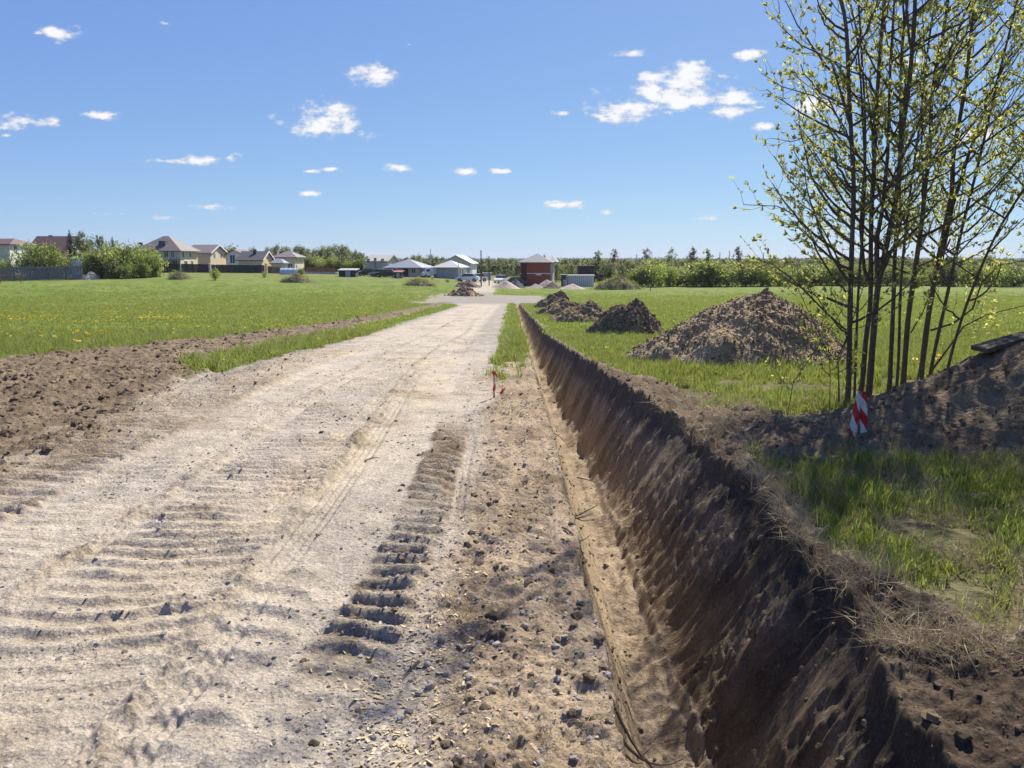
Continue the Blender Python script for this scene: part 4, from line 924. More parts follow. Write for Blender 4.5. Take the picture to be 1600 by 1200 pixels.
def house(uc, Y, ul, ve, vr, D, typ, wall, roof, label, rz=0, side=None, fw=(), sw=(), ov=.45, chim=None, door=None, ridge=.45, fascia=None, cat='house', sink=.5):
    c = at(uc, ve, Y); g = gz(c.x, Y); W = (c.x - at(ul, ve, Y).x)/math.cos(rz); He = c.z - g; Rh = at(uc, vr, Y + D/2).z - c.z
    root = empty('house', (c.x, Y, g), rz, label, cat)
    mb = MB(); z0 = -sink
    mb.box(-W, 0, 0, D, z0, He)
    if typ == 'gable':                      # ridge along x, gables left and right
        mb.add([(-W,0,He),(-W,D,He),(-W,D/2,He+Rh)], [(0,2,1)])
    if typ == 'gfront':
        mb.add([(-W,0,He),(0,0,He),(-W/2,0,He+Rh)], [(0,1,2)]); mb.add([(-W,D,He),(0,D,He),(-W/2,D,He+Rh)], [(0,2,1)])
    mb.build('wall', wall, root)
    sm = side or wall
    s = MB(); s.add([(.012,0,z0),(.012,D,z0),(.012,D,He),(.012,0,He)], [(0,1,2,3)])
    if typ == 'gable': s.add([(.012,0,He),(.012,D,He),(.012,D/2,He+Rh)], [(0,1,2)])
    s.build('side_wall', sm, root)
    rf = MB(); th = .14; k = Rh/(D/2) if typ != 'gfront' else Rh/(W/2); dz = -k*ov
    if typ == 'gable':
        for sgn in (0, 1):
            ye = -ov if sgn == 0 else D+ov
            lo = [(-W-ov, ye, He+dz), (ov, ye, He+dz), (ov, D/2, He+Rh), (-W-ov, D/2, He+Rh)]
            vs = [(x, y, z+.02) for x, y, z in lo] + [(x, y, z+.02+th) for x, y, z in lo]
            rf.add(vs, [(0,1,2,3)[::-1],(4,5,6,7),(0,1,5,4),(1,2,6,5),(3,0,4,7)])
    elif typ == 'gfront':
        for sgn in (0, 1):
            xe = -W-ov if sgn == 0 else ov
            lo = [(xe, -ov, He+dz), (xe, D+ov, He+dz), (-W/2, D+ov, He+Rh), (-W/2, -ov, He+Rh)]
            vs = [(x, y, z+.02) for x, y, z in lo] + [(x, y, z+.02+th) for x, y, z in lo]
            rf.add(vs, [(0,1,2,3),(4,5,6,7),(0,1,5,4),(1,2,6,5),(2,3,7,6),(3,0,4,7)])
    else:
        a = max(.05, W*ridge*.5); e = He + dz*.6
        b_ = [(-W-ov,-ov,e),(ov,-ov,e),(ov,D+ov,e),(-W-ov,D+ov,e)]; t_ = [(-W/2-a,D/2,He+Rh),(-W/2+a,D/2,He+Rh)]
        b2 = [(x,y,z+.16) for x,y,z in b_]; t2 = [(x,y,z+.16) for x,y,z in t_]
        rf.add(b_ + b2 + t2, [(3,2,1,0),(0,1,5,4),(1,2,6,5),(2,3,7,6),(3,0,4,7),(4,5,9,8),(5,6,9),(6,7,8,9),(7,4,8)])
    ro = rf.build('roof', roof, root)
    if fascia and typ == 'gable':
        fa = MB()
        for ye, s0 in ((-ov, 0), (D+ov, 1)):
            fa.add([(ov+.01, ye, He+dz-.1),(ov+.07, ye, He+dz-.1),(ov+.07, D/2, He+Rh-.1),(ov+.01, D/2, He+Rh-.1),(ov+.01, ye, He+dz+.25),(ov+.07, ye, He+dz+.25),(ov+.07, D/2, He+Rh+.25),(ov+.01, D/2, He+Rh+.25)], [(0,1,2,3),(4,5,6,7),(0,1,5,4),(1,2,6,5),(3,0,4,7)])
        fa.build('barge_board', fascia, ro)
    if chim:
        for (cx_, cy_, ch) in chim: MB().box(cx_-.3, cx_+.3, cy_-.3, cy_+.3, He, He+Rh+ch).build('chimney', W_dark, ro)
    for (x, z, w, h) in fw: window(root, 'f', x, z, w, h, W, D)
    for (x, z, w, h) in sw: window(root, 's', x, z, w, h, W, D)
    if door:
        x, w, h = door; dd = MB().box(x, x+w, -.04, -.002, 0, h).build('door', W_dark, root); MB().box(x+w-.12, x+w-.08, -.08, -.042, h*.48, h*.52).build('handle', m_frame, dd)
    return root, W, D, He, Rh
house(14, 150, -70, 382, 374, 8.5, 'hip', W_lgrey, R_brown, 'white two storey house with brown hip roof at the far left edge', side=W_white, sw=[(1.3,4.2,1,1.5),(5,4.2,1,1.5),(1.3,1.3,1,1.6),(5,1.2,1.2,2)], ridge=.7)  # front greyer than the white side: its shade is put into the colour
house(100, 178, 44, 392, 370, 9, 'gable', W_pink, R_brown, 'house with steep dark brown roof rising above the left bushes', side=W_pink, sw=[(3.5,5,1.2,1.3)], chim=[(-6,5.5,.4)], fascia=R_brown, fw=[(-4,3.2,1.2,1.3)])
rt_, W_, D_, He_, Rh_ = house(280, 160, 212, 391, 370, 9.0, 'hip', W_beige, R_grey, 'large beige house with wide grey brown hip roof', side=W_cream, ridge=.12, ov=.7, sw=[(1.2,3,1,1.5),(4.8,3,1,1.5),(2,.3,1.6,2.1),(5.4,.3,1.2,2.1)], fw=[(-3.2,3.1,1,1.4),(-1.8,3.1,.8,1.4),(-3.0,.4,1.0,2),(-1.5,.4,1.0,2)], chim=[(-9,2.5,-1.2)])
MB().box(-4.6, -3.2, 1.0, 2.6, He_+.3, He_+1.9).build('dormer', R_dark, rt_); MB().box(-W_-.5, .9, -1.6, -.01, 2.5, 2.68).build('canopy', R_grey, rt_)
for x in (-4.5, -2, .6): MB().box(x, x+.14, -1.5, -1.36, -.3, 2.5).build('post', m_frame, rt_)
rt_, W_, D_, He_, Rh_ = house(328, 172, 292, 395, 383.5, 9.5, 'gable', W_tan, R_grey, 'cream gabled house right of the large hip roofed one', side=W_cream, sw=[(2,3,1,1.1),(6,3,1,1.1),(1.8,.4,1,1.2),(5.8,.4,1,1.2)], fascia=m_frame)
house(378, 176, 354, 397, 391, 7, 'gfront', W_white, R_brown, 'narrow white house with brown timber stripes and pink panels', fw=[(-2.8,1.9,1.2,1.9),(-.8,1.6,.5,1.3)])
for x in (-3.9, -1.1): pass
house(409, 166, 372, 406, 393.5, 7.5, 'gable', W_cream, R_dark, 'small house with charcoal roof and yellow gable end', side=W_yellow, fascia=m_frame, chim=[(-2.2,2.5,.5)], sw=[(2,.6,1,1.1)])
house(441, 170, 424, 411, 405, 3.5, 'hip', W_beige, R_blue, 'low garden building with blue grey roof beside the yellow gable house', cat='shed', fw=[(-1.6,.3,.9,.8)])
house(460, 178, 428, 402, 393.5, 8, 'hip', W_beige, R_grey, 'beige two storey house with grey hip roof behind the red fence', side=W_cream, ridge=.2, ov=.6, sw=[(1,2.4,.9,1.4),(4,2.4,.9,1.4),(1,.2,.9,1.6)], fw=[(-3.6,2.4,1.2,1.1),(-1.6,.2,1.1,1.8),(-3.8,.2,1.1,1.8)])
house(604, 190, 573, 408, 399, 9, 'gable', W_grey, R_stripe, 'unfinished grey block house with pale striped sheet roof', rz=math.radians(-9), side=W_lgrey, fascia=W_grey, sw=[(3.5,2.6,.9,1.2)], fw=[(-5,2.2,.8,1.2),(-3.2,.8,.7,2.8),(-1.4,2.2,.8,1.2)])
rt_, W_, D_, He_, Rh_ = house(655, 150, 603, 418, 406, 8, 'hip', W_tan, R_blue, 'bungalow with blue grey hip roof and open dark porch', rz=math.radians(-10), side=W_tan, ridge=.02, ov=.8, fw=[(-5.8,.4,1,1.2),(-1.6,.7,.9,1.1)], door=(-3.3,1.1,2.0))
house(716, 152, 678, 418, 408, 7, 'hip', W_grey, R_light, 'grey block bungalow with light grey hip roof', rz=math.radians(-10), side=W_white, ridge=.02, ov=.6, fw=[(-2.8,.9,.45,.45)], sw=[(.8,.5,.9,1.4),(3,.5,.9,1.4)])
house(735, 172, 690, 411, 399.5, 8, 'gfront', W_lgrey, R_white, 'tall grey gabled house with bright white right side and white roof', rz=math.radians(-7), side=W_white, fw=[(-3.9,3,.5,.5),(-2.6,2.9,.5,.5)], sw=[(1,.4,1,1.4),(4,2.6,1,1.2)])
rt_, W_, D_, He_, Rh_ = house(860, 138, 813, 410, 397.5, 7, 'hip', W_brick, R_slate, 'red brick two storey house with grey green hip roof', rz=math.radians(-9), side=W_grey, ridge=.01, ov=.55, fw=[(-5.1,2.4,.02,.02)])
MB().box(-W_-.01, .03, -.03, -.002, He_*.52, He_*.52+.14).build('white_band', m_frame, rt_)
MB().box(-2.6, -1.6, -.06, -.002, He_*.52-.25, He_*.52-.03).build('lintel', m_frame, rt_)
a_ = MB(); a_.add([(-.5,1.5,He_+.1),(1.0,1.5,He_+.1),(1.0,6,He_+.1),(-2,6,He_+.1),(-1.6,3.5,He_+1.5),(0,3.5,He_+1.3)], [(0,1,5,4),(1,2,5),(2,3,4,5),(3,0,4)]); a_.build('rear_roof', R_light, rt_)
MB().box(-W_+.25, -W_+1.15, -.07, -.01, -.3, He_-.1).build('recess_shade', wallm('recess_shade_red', (.10,.035,.03)), rt_)  # flat dark strip: shade of the left recess painted as colour

def simple_box(name, u0, u1, vt, Y, D, m, label, cat, roof=None, rz=0, slope=0, parts=None):
    c = at(u1, vt, Y); g = gz(c.x, Y); W = (c.x - at(u0, vt, Y).x)/math.cos(rz); h = c.z - g
    root = empty(name, (c.x, Y, g), rz, label, cat)
    MB().box(-W, 0, 0, D, -.4, h-.1).build('body' if name != 'shed' else 'wall', m, root)
    rm = MB(); o_ = .22; rm.add([(-W-o_,-o_,h-.09-slope),(o_,-o_,h-.09-slope),(o_,D+o_,h-.09+slope),(-W-o_,D+o_,h-.09+slope),(-W-o_,-o_,h+.03-slope),(o_,-o_,h+.03-slope),(o_,D+o_,h+.03+slope),(-W-o_,D+o_,h+.03+slope)], [(0,3,2,1),(4,5,6,7),(0,1,5,4),(1,2,6,5),(2,3,7,6),(3,0,4,7)])
    rm.build('roof', roof or m, root)
    if parts: parts(root, W, h, D)
    return root
def door_part(x, w, hgt, m):
    def f(root, W, h, D): MB().box(-W*x, -W*x+w, -.05, -.002, -.1, hgt).build('door', m, root)
    return f
simple_box('shed', 529, 555, 421, 140, 3, W_dark, 'low black shed with pale flat roof left of the block house', 'shed', R_light, slope=.12, parts=door_part(.6, .9, 1.1, W_grey))
simple_box('shed', 616, 626, 424, 138, 1.6, W_dark, 'tiny black hut with red roof in front of the bungalow', 'shed', roofm('red_sheet', (.42,.12,.12)), rz=-.15, slope=.1, parts=door_part(.7, .6, 1.0, W_grey))
simple_box('container', 904, 928, 415.5, 150, 3, mat('brown_metal', (.055,.035,.04), rough=.6), 'tall dark brown box container standing behind the white one', 'container', parts=door_part(.5, .9, 2.0, W_dark))
def cont_ribs(root, W, h, D):
    rb = MB(); n = int(W/.35)
    for i in range(n): rb.box(-W+.1+i*.35, -W+.22+i*.35, -.05, -.002, -.1, h-.2)
    o = rb.build('rib', R_light, root); o['kind'] = 'stuff'
simple_box('container', 886, 928, 430, 140, 2.4, R_white, 'long low white ribbed container right of the brick house', 'container', R_white, parts=cont_ribs)
simple_box('container', 878, 884.5, 429, 139, 2, W_dark, 'small dark cabin at the left end of the white container', 'cabin', R_light, parts=door_part(.7, .5, 1.2, W_grey))
simple_box('container', 936, 942, 428.5, 145, 1.5, W_dark, 'small black box standing right of the containers', 'box', parts=door_part(.7, .4, .8, W_grey))
simple_box('container', 755, 767, 426.5, 160, 2.2, mat('blue_grey_cladding', (.42,.47,.55), rough=.6), 'blue grey site cabin between the utility poles', 'cabin', R_light, parts=door_part(.6, .7, 1.2, W_grey))
simple_box('container', 560, 601, 423.5, 158, .25, W_lgrey, 'low concrete block wall in front of the unfinished house', 'wall', parts=None)

# greenhouse
def greenhouse():
    c = at(467, 419, 150); g = gz(c.x, 150); W = c.x - at(437, 419, 150).x; h = c.z - g
    root = empty('greenhouse', (c.x, 150, g), 0, 'low white framed greenhouse with bluish panes by the fence', 'greenhouse')
    n = 7; pts = [(-.0 + 1.1*math.cos(t) + 1.1, max(0, h*math.sin(t))) for t in [math.pi*i/n for i in range(n+1)]]
    sh_ = MB(); V = [(-W, y, z) for y, z in pts] + [(0, y, z) for y, z in pts]; sh_.add(V, [(i, i+1, n+2+i, n+1+i) for i in range(n)]); sh_.add([(0, y, z) for y, z in pts], [tuple(range(n+1))])
    sh_.add([(-W, y, z) for y, z in pts], [tuple(range(n, -1, -1))])
    sh_.build('pane', mat('polycarbonate', (.42,.52,.58), rough=.3, var=.1), root)
    for k in range(5):
        x = -W + W*k/4; MB().tube([(x, y, z+.02) for y, z in pts], .05, 5).build('hoop', m_frame, root)
    MB().box(-W, 0, 1.0, 1.2, h, h+.07).build('ridge_bar', m_frame, root)
greenhouse()

# fences
def fence(u0, u1, vt, Y0, Y1, pitch, wd, m, label, post_every=2.5, postm=None, base=None, rough=.04, seed=1, rails=True, hgt=None):
    r = random.Random(seed); a = at(u0, vt, Y0); b = at(u1, vt, Y1); L = math.hypot(b.x-a.x, b.y-a.y); ang = math.atan2(b.y-a.y, b.x-a.x)
    g0 = gz(a.x, Y0); root = empty('fence', (a.x, Y0, g0), ang, label, 'fence')
    def gl(s): 
        t = s/L; return gz(a.x + (b.x-a.x)*t, Y0 + (Y1-Y0)*t) - g0
    hh = hgt or (a.z - g0); sl = MB(); n = int(L/pitch)
    for i in range(n):
        s = i*pitch; z = gl(s); h = hh + r.uniform(-rough, rough); d = r.uniform(-.01, .01); sl.box(s, s+wd, -.02+d, .012+d, z+.04, z+h)
    o = sl.build('slat', m, root); o['kind'] = 'stuff'
    k = 0; s = 0
    while s <= L:
        z = gl(s); MB().box(s-.05, s+.05, .02, .12, z-.4, z+hh*.98).build('post', postm or m, root); s += post_every
    if rails:
        for f in (.25, .8):
            rb = MB(); n2 = max(2, int(L/4))
            for i in range(n2): 
                s0, s1 = L*i/n2, L*(i+1)/n2; rb.tube([(s0,.035,gl(s0)+hh*f),(s1,.035,gl(s1)+hh*f)], .03, 4)
            rb.build('rail', postm or m, root)
    if base:
        bb = MB(); n2 = max(2, int(L/4))
        for i in range(n2):
            s0, s1 = L*i/n2, L*(i+1)/n2; z0, z1 = gl(s0), gl(s1)
            bb.add([(s0,-.08,z0-.3),(s1,-.08,z1-.3),(s1,-.03,z1-.3),(s0,-.03,z0-.3),(s0,-.08,z0+.35),(s1,-.08,z1+.35),(s1,-.03,z1+.35),(s0,-.03,z0+.35)], [(4,5,6,7),(0,1,5,4),(2,3,7,6)])
        bb.build('base_strip', base, root)
    return root
F_grey = mat('weathered_board', (.13,.14,.16), var=.35, scale=3); F_dark = mat('dark_board', (.045,.038,.042), var=.3, scale=2); F_red = mat('red_brown_sheet', (.30,.10,.08), var=.15, scale=2, rough=.5)
fence(-90, 128, 417.5, 119, 122, .17, .13, F_grey, 'tall weathered grey board fence at the left edge', seed=2, rough=.08)
fence(252, 327, 412, 158, 160, .14, .13, F_dark, 'dark brown fence in front of the large hip roofed house', seed=3)
fence(329, 414, 413.5, 160, 162, .14, .13, F_dark, 'long dark fence right of the pale gate post', seed=4)
fence(417, 440, 416.5, 160, 160, .3, .22, mat('rusty_brown_board', (.14,.085,.07), var=.3), 'short brown fence left of the greenhouse', seed=5)
fence(474, 527, 418, 165, 162, .5, .42, F_red, 'red brown sheet fence with pale base strip', seed=6, base=W_lgrey, rough=.02)
simple_box('fence', 111, 127, 404, 126, .1, W_white, 'pale white sheet screen behind the end of the grey fence', 'fence', W_white)
for u in (327.5, 415.5):
    c = at(u, 412, 157.5); g = gz(c.x, c.y); o = MB().box(-.2, .2, -.2, .2, -.4, c.z-g).add([(-.26,-.26,c.z-g),(.26,-.26,c.z-g),(.26,.26,c.z-g),(-.26,.26,c.z-g),(0,0,c.z-g+.2)], [(0,1,4),(1,2,4),(2,3,4),(3,0,4)]).build('gate_post', W_tan, None, (c.x, c.y, g))
    tag(o, 'pale square post between the two dark fences' if u < 400 else 'pale square post at the right end of the dark fence', 'post')
# low pipe rail, far left
c = at(0, 430, 112); g = gz(c.x, 112); root = empty('pipe_rail', (c.x, 112, g), 0, 'low rusty pipe rail in front of the grey fence', 'rail')
MB().tube([(-3,0,c.z-g),(3.0,0,c.z-g)], .06, 6).build('rail', F_red, root)
for x in (-2.9, 0, 2.9): MB().tube([(x,0,-.2),(x,0,c.z-g-.02)], .05, 6).build('post', F_red, root)

# utility poles
def pole(u, Y, vt, r_, m, label, arm=True):
    c = at(u, vt, Y); g = gz(c.x, Y); h = c.z - g; root = empty('utility_pole', (c.x, Y, g), 0, label, 'utility pole', 'utility poles by the houses')
    MB().tube([(0,0,-.5),(0,0,h)], [r_, r_*.7], 8).build('pole', m, root)
    if arm:
        a = MB().box(-.6, .6, -.05, .05, h-.5, h-.4).build('crossarm', m, root)
        for x in (-.5, 0, .5): MB().tube([(x,0,h-.4),(x,0,h-.25)], [.04,.03], 6).build('insulator', m_frame, a)
P_w = mat('pole_wood', (.10,.085,.07)); P_c = mat('pole_concrete', (.45,.44,.42))
pole(568, 150, 400.5, .16, P_c, 'pale pole at the left of the unfinished block house', False)
pole(672.5, 158, 389, .10, P_c, 'tall thin grey mast between the two bungalows', False)
pole(751.5, 118, 391, .11, P_w, 'thickest dark wooden utility pole right of the white cars', False)
pole(764, 124, 400, .09, P_w, 'thinner dark pole just right of the thickest one', False)
pole(716, 149, 408, .09, P_c, 'thin pole in front of the grey block bungalow', False)
p = gp(1016, 455); MB_ = MB().tube([(0,0,-.2),(0,0,1.0)], .06, 6).build('field_post', P_w, None, (p.x, p.y, gz(p.x, p.y))); tag(MB_, 'small dark post standing alone in the right field', 'post')

# cars
def car(u, Y, L, label, paint, rz=0, van=False, cat='car'):
    X = (u-800)/F*Y; g = gz(X, Y); root = empty('parked_car', (X, Y, g), rz, label, cat, 'vehicles parked by the houses')
    w = .85; h = 1.9 if van else 1.42
    if van: prof = [(-L/2,.35),(-L/2,1.0),(-L/2+.5,1.15),(-L/2+1.1,h),(L/2-.05,h),(L/2,.35)]
    else: prof = [(-L/2,.3),(-L/2,.72),(-L/2+.9,.92),(L/2-.5,.95),(L/2,.85),(L/2,.3)]
    n = len(prof); b = MB(); b.add([(x,-w,z) for x,z in prof] + [(x,w,z) for x,z in prof], [tuple(range(n))] + [tuple(range(2*n-1,n-1,-1))] + [(i,n+i,n+(i+1)%n,(i+1)%n) for i in range(n)])
    b.build('body', paint, root)
    if van:
        MB().box(-L/2+1.0, -L/2+1.9, -w-.01, w+.01, 1.15, 1.6).build('side_window', m_glass, root)
    else:
        cp = [(-L/2+.95,.93),(-L/2+1.6,h),(L/2-1.2,h),(L/2-.5,.96)]; q = MB(); k = len(cp)
        q.add([(x,-w+.06,z) for x,z in cp] + [(x,w-.06,z) for x,z in cp], [tuple(range(k))] + [tuple(range(2*k-1,k-1,-1))] + [(i,k+i,k+(i+1)%k,(i+1)%k) for i in range(k)]); q.build('windows', m_glass, root)
        MB().box(-L/2+1.65, L/2-1.25, -w+.08, w-.08, h+.002, h+.06).build('roof_panel', paint, root)
    for x in (-L/2+.8, L/2-.8):
        for y in (-w+.02, w-.02):
            t = MB().tube([(x,y-.1,.32),(x,y+.1,.32)], .32, 12).build('wheel', tyre_m, root); MB().tube([(x,y-.11,.32),(x,y+.11,.32)], .17, 8).build('rim', R_light, t)
tyre_m = mat('tyre', (.02,.02,.02)); pw_ = mat('white_paint', (.75,.75,.75), rough=.3, var=.03, spec=.5); pd = mat('black_paint', (.03,.03,.035), rough=.25, var=.03, spec=.5); ps = mat('silver_paint', (.42,.44,.46), rough=.3, var=.03, metal=.3)
car(731, 138, 4.2, 'white car parked in front of the grey gabled house', pw_, -.1)
car(746.5, 142, 3.6, 'white car parked left of the thick wooden pole', pw_, .5)
car(783, 145, 4.0, 'silver white car parked right of the poles', pw_, 1.3)
car(803, 134, 4.4, 'black car parked behind the gravel heaps', pd, .1)
car(669, 152, 4.2, 'white van parked between the two bungalows', pw_, .9, True, 'van')
car(576, 150, 4.2, 'dark blue car parked before the block wall', pd, .2)
car(595, 147, 4.0, 'silver car parked left of the tiny hut', ps, -.15)
car(606, 143, 4.4, 'black low car right beside the tiny hut', pd, 0)

# gravel, rubble and brush heaps in the distance
pinkg = ((.50,.41,.34),(.40,.32,.27)); greyg = ((.20,.20,.20),(.14,.14,.145)); browng = ((.23,.18,.14),(.16,.125,.10))
kw = dict(res=26, rough=.35, nm='gravel_heap', cat='gravel heap')
heap_px(790, 822, 436, 449.5, 401, 'dark grey gravel heap behind the pink sand heap', cols=greyg, **kw)
heap_px(768, 814, 438, 450.5, 402, 'pinkish sand heap right of the utility poles', cols=pinkg, **kw)
heap_px(836, 872, 436.5, 449, 403, 'tall pale sand heap in front of the brick house', cols=pinkg, **kw)
heap_px(824, 850, 443, 450.5, 404, 'low pale sand heap at the left of the front brown heap', cols=pinkg, **kw)
heap_px(846, 880, 440, 451, 405, 'brown gravel heap in front of the brick house', cols=browng, **kw)
heap_px(874, 914, 443, 452, 406, 'low pale sand heap right of the brown gravel heap', cols=pinkg, **kw)
heap_px(128, 157, 424, 437, 407, 'pale stone rubble heap at the end of the grey fence', cols=((.50,.42,.36),(.36,.30,.25)), res=26, rough=1.0, nm='rubble_heap', cat='rubble heap')
kw = dict(res=34, rough=1.5, nm='brush_heap', cat='brush heap', pw=.75, crumbs=420, csz=2.2, csprotos=ST+GF[:1], cols=((.20,.175,.10),(.115,.095,.06)))
heap_px(265, 296, 426, 437, 411, 'small dark heap of earth in the left field before the dark fence', **kw)
heap_px(440, 488, 429, 442, 412, 'brown green brush heap before the greenhouse', **kw)
heap_px(632, 680, 435.5, 447, 413, 'brush heap in the field before the bungalow', **kw)
heap_px(712, 750, 438, 449, 414, 'dark gravel heap left of the thick wooden pole', **{**kw, 'cols': browng, 'crumbs': 0})
heap_px(928, 1000, 431, 453, 415, 'wide tangled brush heap right of the containers', **{**kw, 'res': 44, 'crumbs': 1100, 'hk': .85})

# ------------------------------------------------------------------ vegetation prototypes for the far side
def leafy(name, h, w, n, seed, m, shape='round', leaf=.2, trunk=True, open_=.5):
    """list of (partname, mesh, material)"""
    r = np.random.RandomState(seed); parts = []
    if shape == 'spruce':
        V = []; Fc = []
        lv = int(h/.2)
        for i in range(lv):
            z = h*(.06 + .94*i/lv); rad = w*(1 - i/lv)**.85*(.8 + .4*r.rand()) + .08; k = 13
            for j in range(k):
                a = 6.283*j/k + r.rand()*.7; rr = rad*(.7 + .5*r.rand()); s = .28
                c, sn = math.cos(a), math.sin(a); b = len(V); V += [(0,0,z+.15),(rr*c - s*sn*rr*.5, rr*sn + s*c*rr*.5, z-.12*rr-.1),(rr*1.1*c, rr*1.1*sn, z-.25*rr),(rr*c + s*sn*rr*.5, rr*sn - s*c*rr*.5, z-.12*rr-.1)]; Fc.append((b,b+1,b+2,b+3))
        me = bpy.data.meshes.new('crown'); me.from_pydata(V, [], Fc); me.update()
    else:
        nc = max(8, int(n/26)); cz = h*(.55 if shape == 'round' else .58); C_ = []
        while len(C_) < nc:
            p = r.uniform(-1, 1, 3); 
            if (p**2).sum() > 1 or (p**2).sum() < .12: continue
            zz = p[2]
            if shape == 'round': q = np.array([p[0]*w*.5, p[1]*w*.5, h*.5 + zz*h*.46])
            elif shape == 'tall': q = np.array([p[0]*w*.55*(1.0 - .2*zz), p[1]*w*.55*(1.0 - .2*zz), h*.56 + zz*h*.42])
            else: q = np.array([p[0]*w*.5, p[1]*w*.5, h*.6 + zz*h*.4])
            q[:2] *= 1 + .3*r.randn(); C_.append(q)
        C_ = np.array(C_); per = n//nc; cr = np.clip(w*.13, .2, .8)
        P_ = (C_[:, None, :] + r.randn(nc, per, 3)*cr*np.array([.6, .6, .75])).reshape(-1, 3); P_[:, 2] = np.clip(P_[:, 2], .05, None)
        d1 = r.randn(len(P_), 3); d1 /= np.linalg.norm(d1, axis=1)[:, None]; d2 = np.cross(d1, r.randn(len(P_), 3)); d2 /= np.linalg.norm(d2, axis=1)[:, None]
        s = (leaf*(.5 + r.rand(len(P_))))[:, None]
        V = np.stack([P_ - d1*s, P_ + d2*s*.6, P_ + d1*s, P_ - d2*s*.6], 1).reshape(-1, 3); Q = np.arange(len(V)).reshape(-1, 4)
        me = np_mesh('crown', V, Q, False)
    me.materials.append(m); parts.append(('crown', me))
    if trunk:
        t = MB(); rr = random.Random(seed)
        if shape == 'round':
            for k in range(6):
                a = rr.uniform(0, 6.28); q = w*rr.uniform(.1, .38); t.tube([(0.1*math.cos(a),.1*math.sin(a),-.3),(q*.4*math.cos(a),q*.4*math.sin(a),h*.3),(q*math.cos(a),q*math.sin(a),h*rr.uniform(.6,.85))], [.07,.05,.02], 4, cap=False)
        else:
            t.tube([(0,0,-.3),(.05,0,h*.4),(0,.05,h*.85)], [.02*h+.02,.012*h,.01], 6, cap=False)
            if shape != 'spruce':
                for k in range(14):
                    z = h*rr.uniform(.2, .85); a = rr.uniform(0, 6.28); l = w*rr.uniform(.25,.5); t.tube([(0,0,z),(l*.6*math.cos(a),l*.6*math.sin(a),z+l*.5),(l*math.cos(a),l*math.sin(a),z+l*1.1)], [.035,.025,.01], 4, cap=False)
        tm = t.mesh('trunk'); tm.materials.append(M_bark); parts.append(('trunk', tm))
    return parts, h
M_bush2 = leafmat('olive_bush_leaf', (.15,.165,.06), .4, .4, (.24,.26,.09)); M_bush3 = leafmat('bright_bush_leaf', (.24,.29,.08), .45, .35, (.42,.48,.11))
VB = [leafy('b', 4.2, 4.2 + .5*i, 2300, 500+i, [M_bush, M_bush2, M_bush3, M_bush][i], 'round', .17) for i in range(4)]
VT = [leafy('t', 9, 4.2, 1900, 520+i, M_birch, 'tall', .2) for i in range(4)]
VN = [leafy('n', 10, 2.6, 1300, 540+i, [M_birch, M_buds, M_buds][i % 3], 'tall', .17) for i in range(5)]
VS = [leafy('s', 10, 2.2, 0, 560+i, M_spruce, 'spruce') for i in range(2)]
def plant(kind, u, Y, vt, name, label, cat, group=None, wscale=1.0, sc=None):
    parts, h0 = kind; X = (u-800)/F*Y; g = gz(X, Y); hh = at(u, vt, Y).z - g; s = max(.05, hh/h0)
    root = empty(name, (X, Y, g), R.uniform(0, 6.28), label, cat, group); root.scale = (s*wscale*R.uniform(.9,1.1), s*wscale*R.uniform(.9,1.1), s)
    for nm, me in parts:
        o = bpy.data.objects.new(nm, me); SC.collection.objects.link(o); o.parent = root
        if nm == 'crown': o['kind'] = 'stuff'
    return root
# left willow bushes
G = 'light green willow bushes on the left side of the field'
for (u, Y, vt, k) in [(6,126,404,0),(20,128,410,1),(58,128,381,2),(74,127,384,0),(88,129,383,1),(98,127,391,3),(64,125,398,1),(140,128,396,2),(152,126,393,0),(165,127,392,1),(176,130,386,3),(190,127,383,2),(200,132,386,0),(212,128,384,1),(225,126,388,2),(238,128,388,3),(247,127,393,0),(184,124,404,1),(208,123,409,2),(230,124,410,0)]:
    plant(VB[k], u, Y, vt, 'willow_bush', 'light green willow bush among the bushes left of the dark fence' if u > 120 else 'light green willow bush behind the grey board fence', 'bush', G if u > 120 else 'willow bushes behind the grey fence', .72)
plant(VS[0], 121, 150, 358, 'spruce_tree', 'tallest dark spruce left of the willow bushes', 'tree')
plant(VS[1], 186, 165, 369, 'spruce_tree', 'second dark spruce rising behind the willow bushes', 'tree')
plant(VS[0], 176, 168, 375, 'spruce_tree', 'smallest dark spruce touching the second one', 'tree')
plant(VT[0], 139, 160, 361, 'birch_tree', 'tall greyish birch right beside the tallest spruce', 'tree', None, .8)
plant(VT[1], 165, 165, 366, 'birch_tree', 'slim birch between the two big spruces', 'tree', None, .7)
plant(VT[2], 152, 170, 374, 'birch_tree', 'rust tinged birch behind the left willow bushes', 'tree', None, .8)
plant(VB[1], 363, 190, 386.5, 'round_tree', 'round green tree behind the cream gabled house', 'tree', None, 1.0)
plant(VT[3], 400, 195, 385, 'birch_tree', 'green tree top behind the charcoal roofed house', 'tree', None, .9)
plant(VB[2], 341, 118, 419, 'small_bush', 'small round bush alone in front of the dark fence', 'bush', None, .6)
plant(VB[0], 474, 140, 419, 'small_bush', 'small bush right beside the greenhouse', 'bush', None, .7)
plant(VB[3], 417, 130, 424, 'small_bush', 'tiny bush in the field left of the greenhouse', 'bush', None, .6)
plant(VB[3], 700, 128, 436, 'small_bush', 'low weedy bush before the grey bungalow', 'bush', None, 1.2)
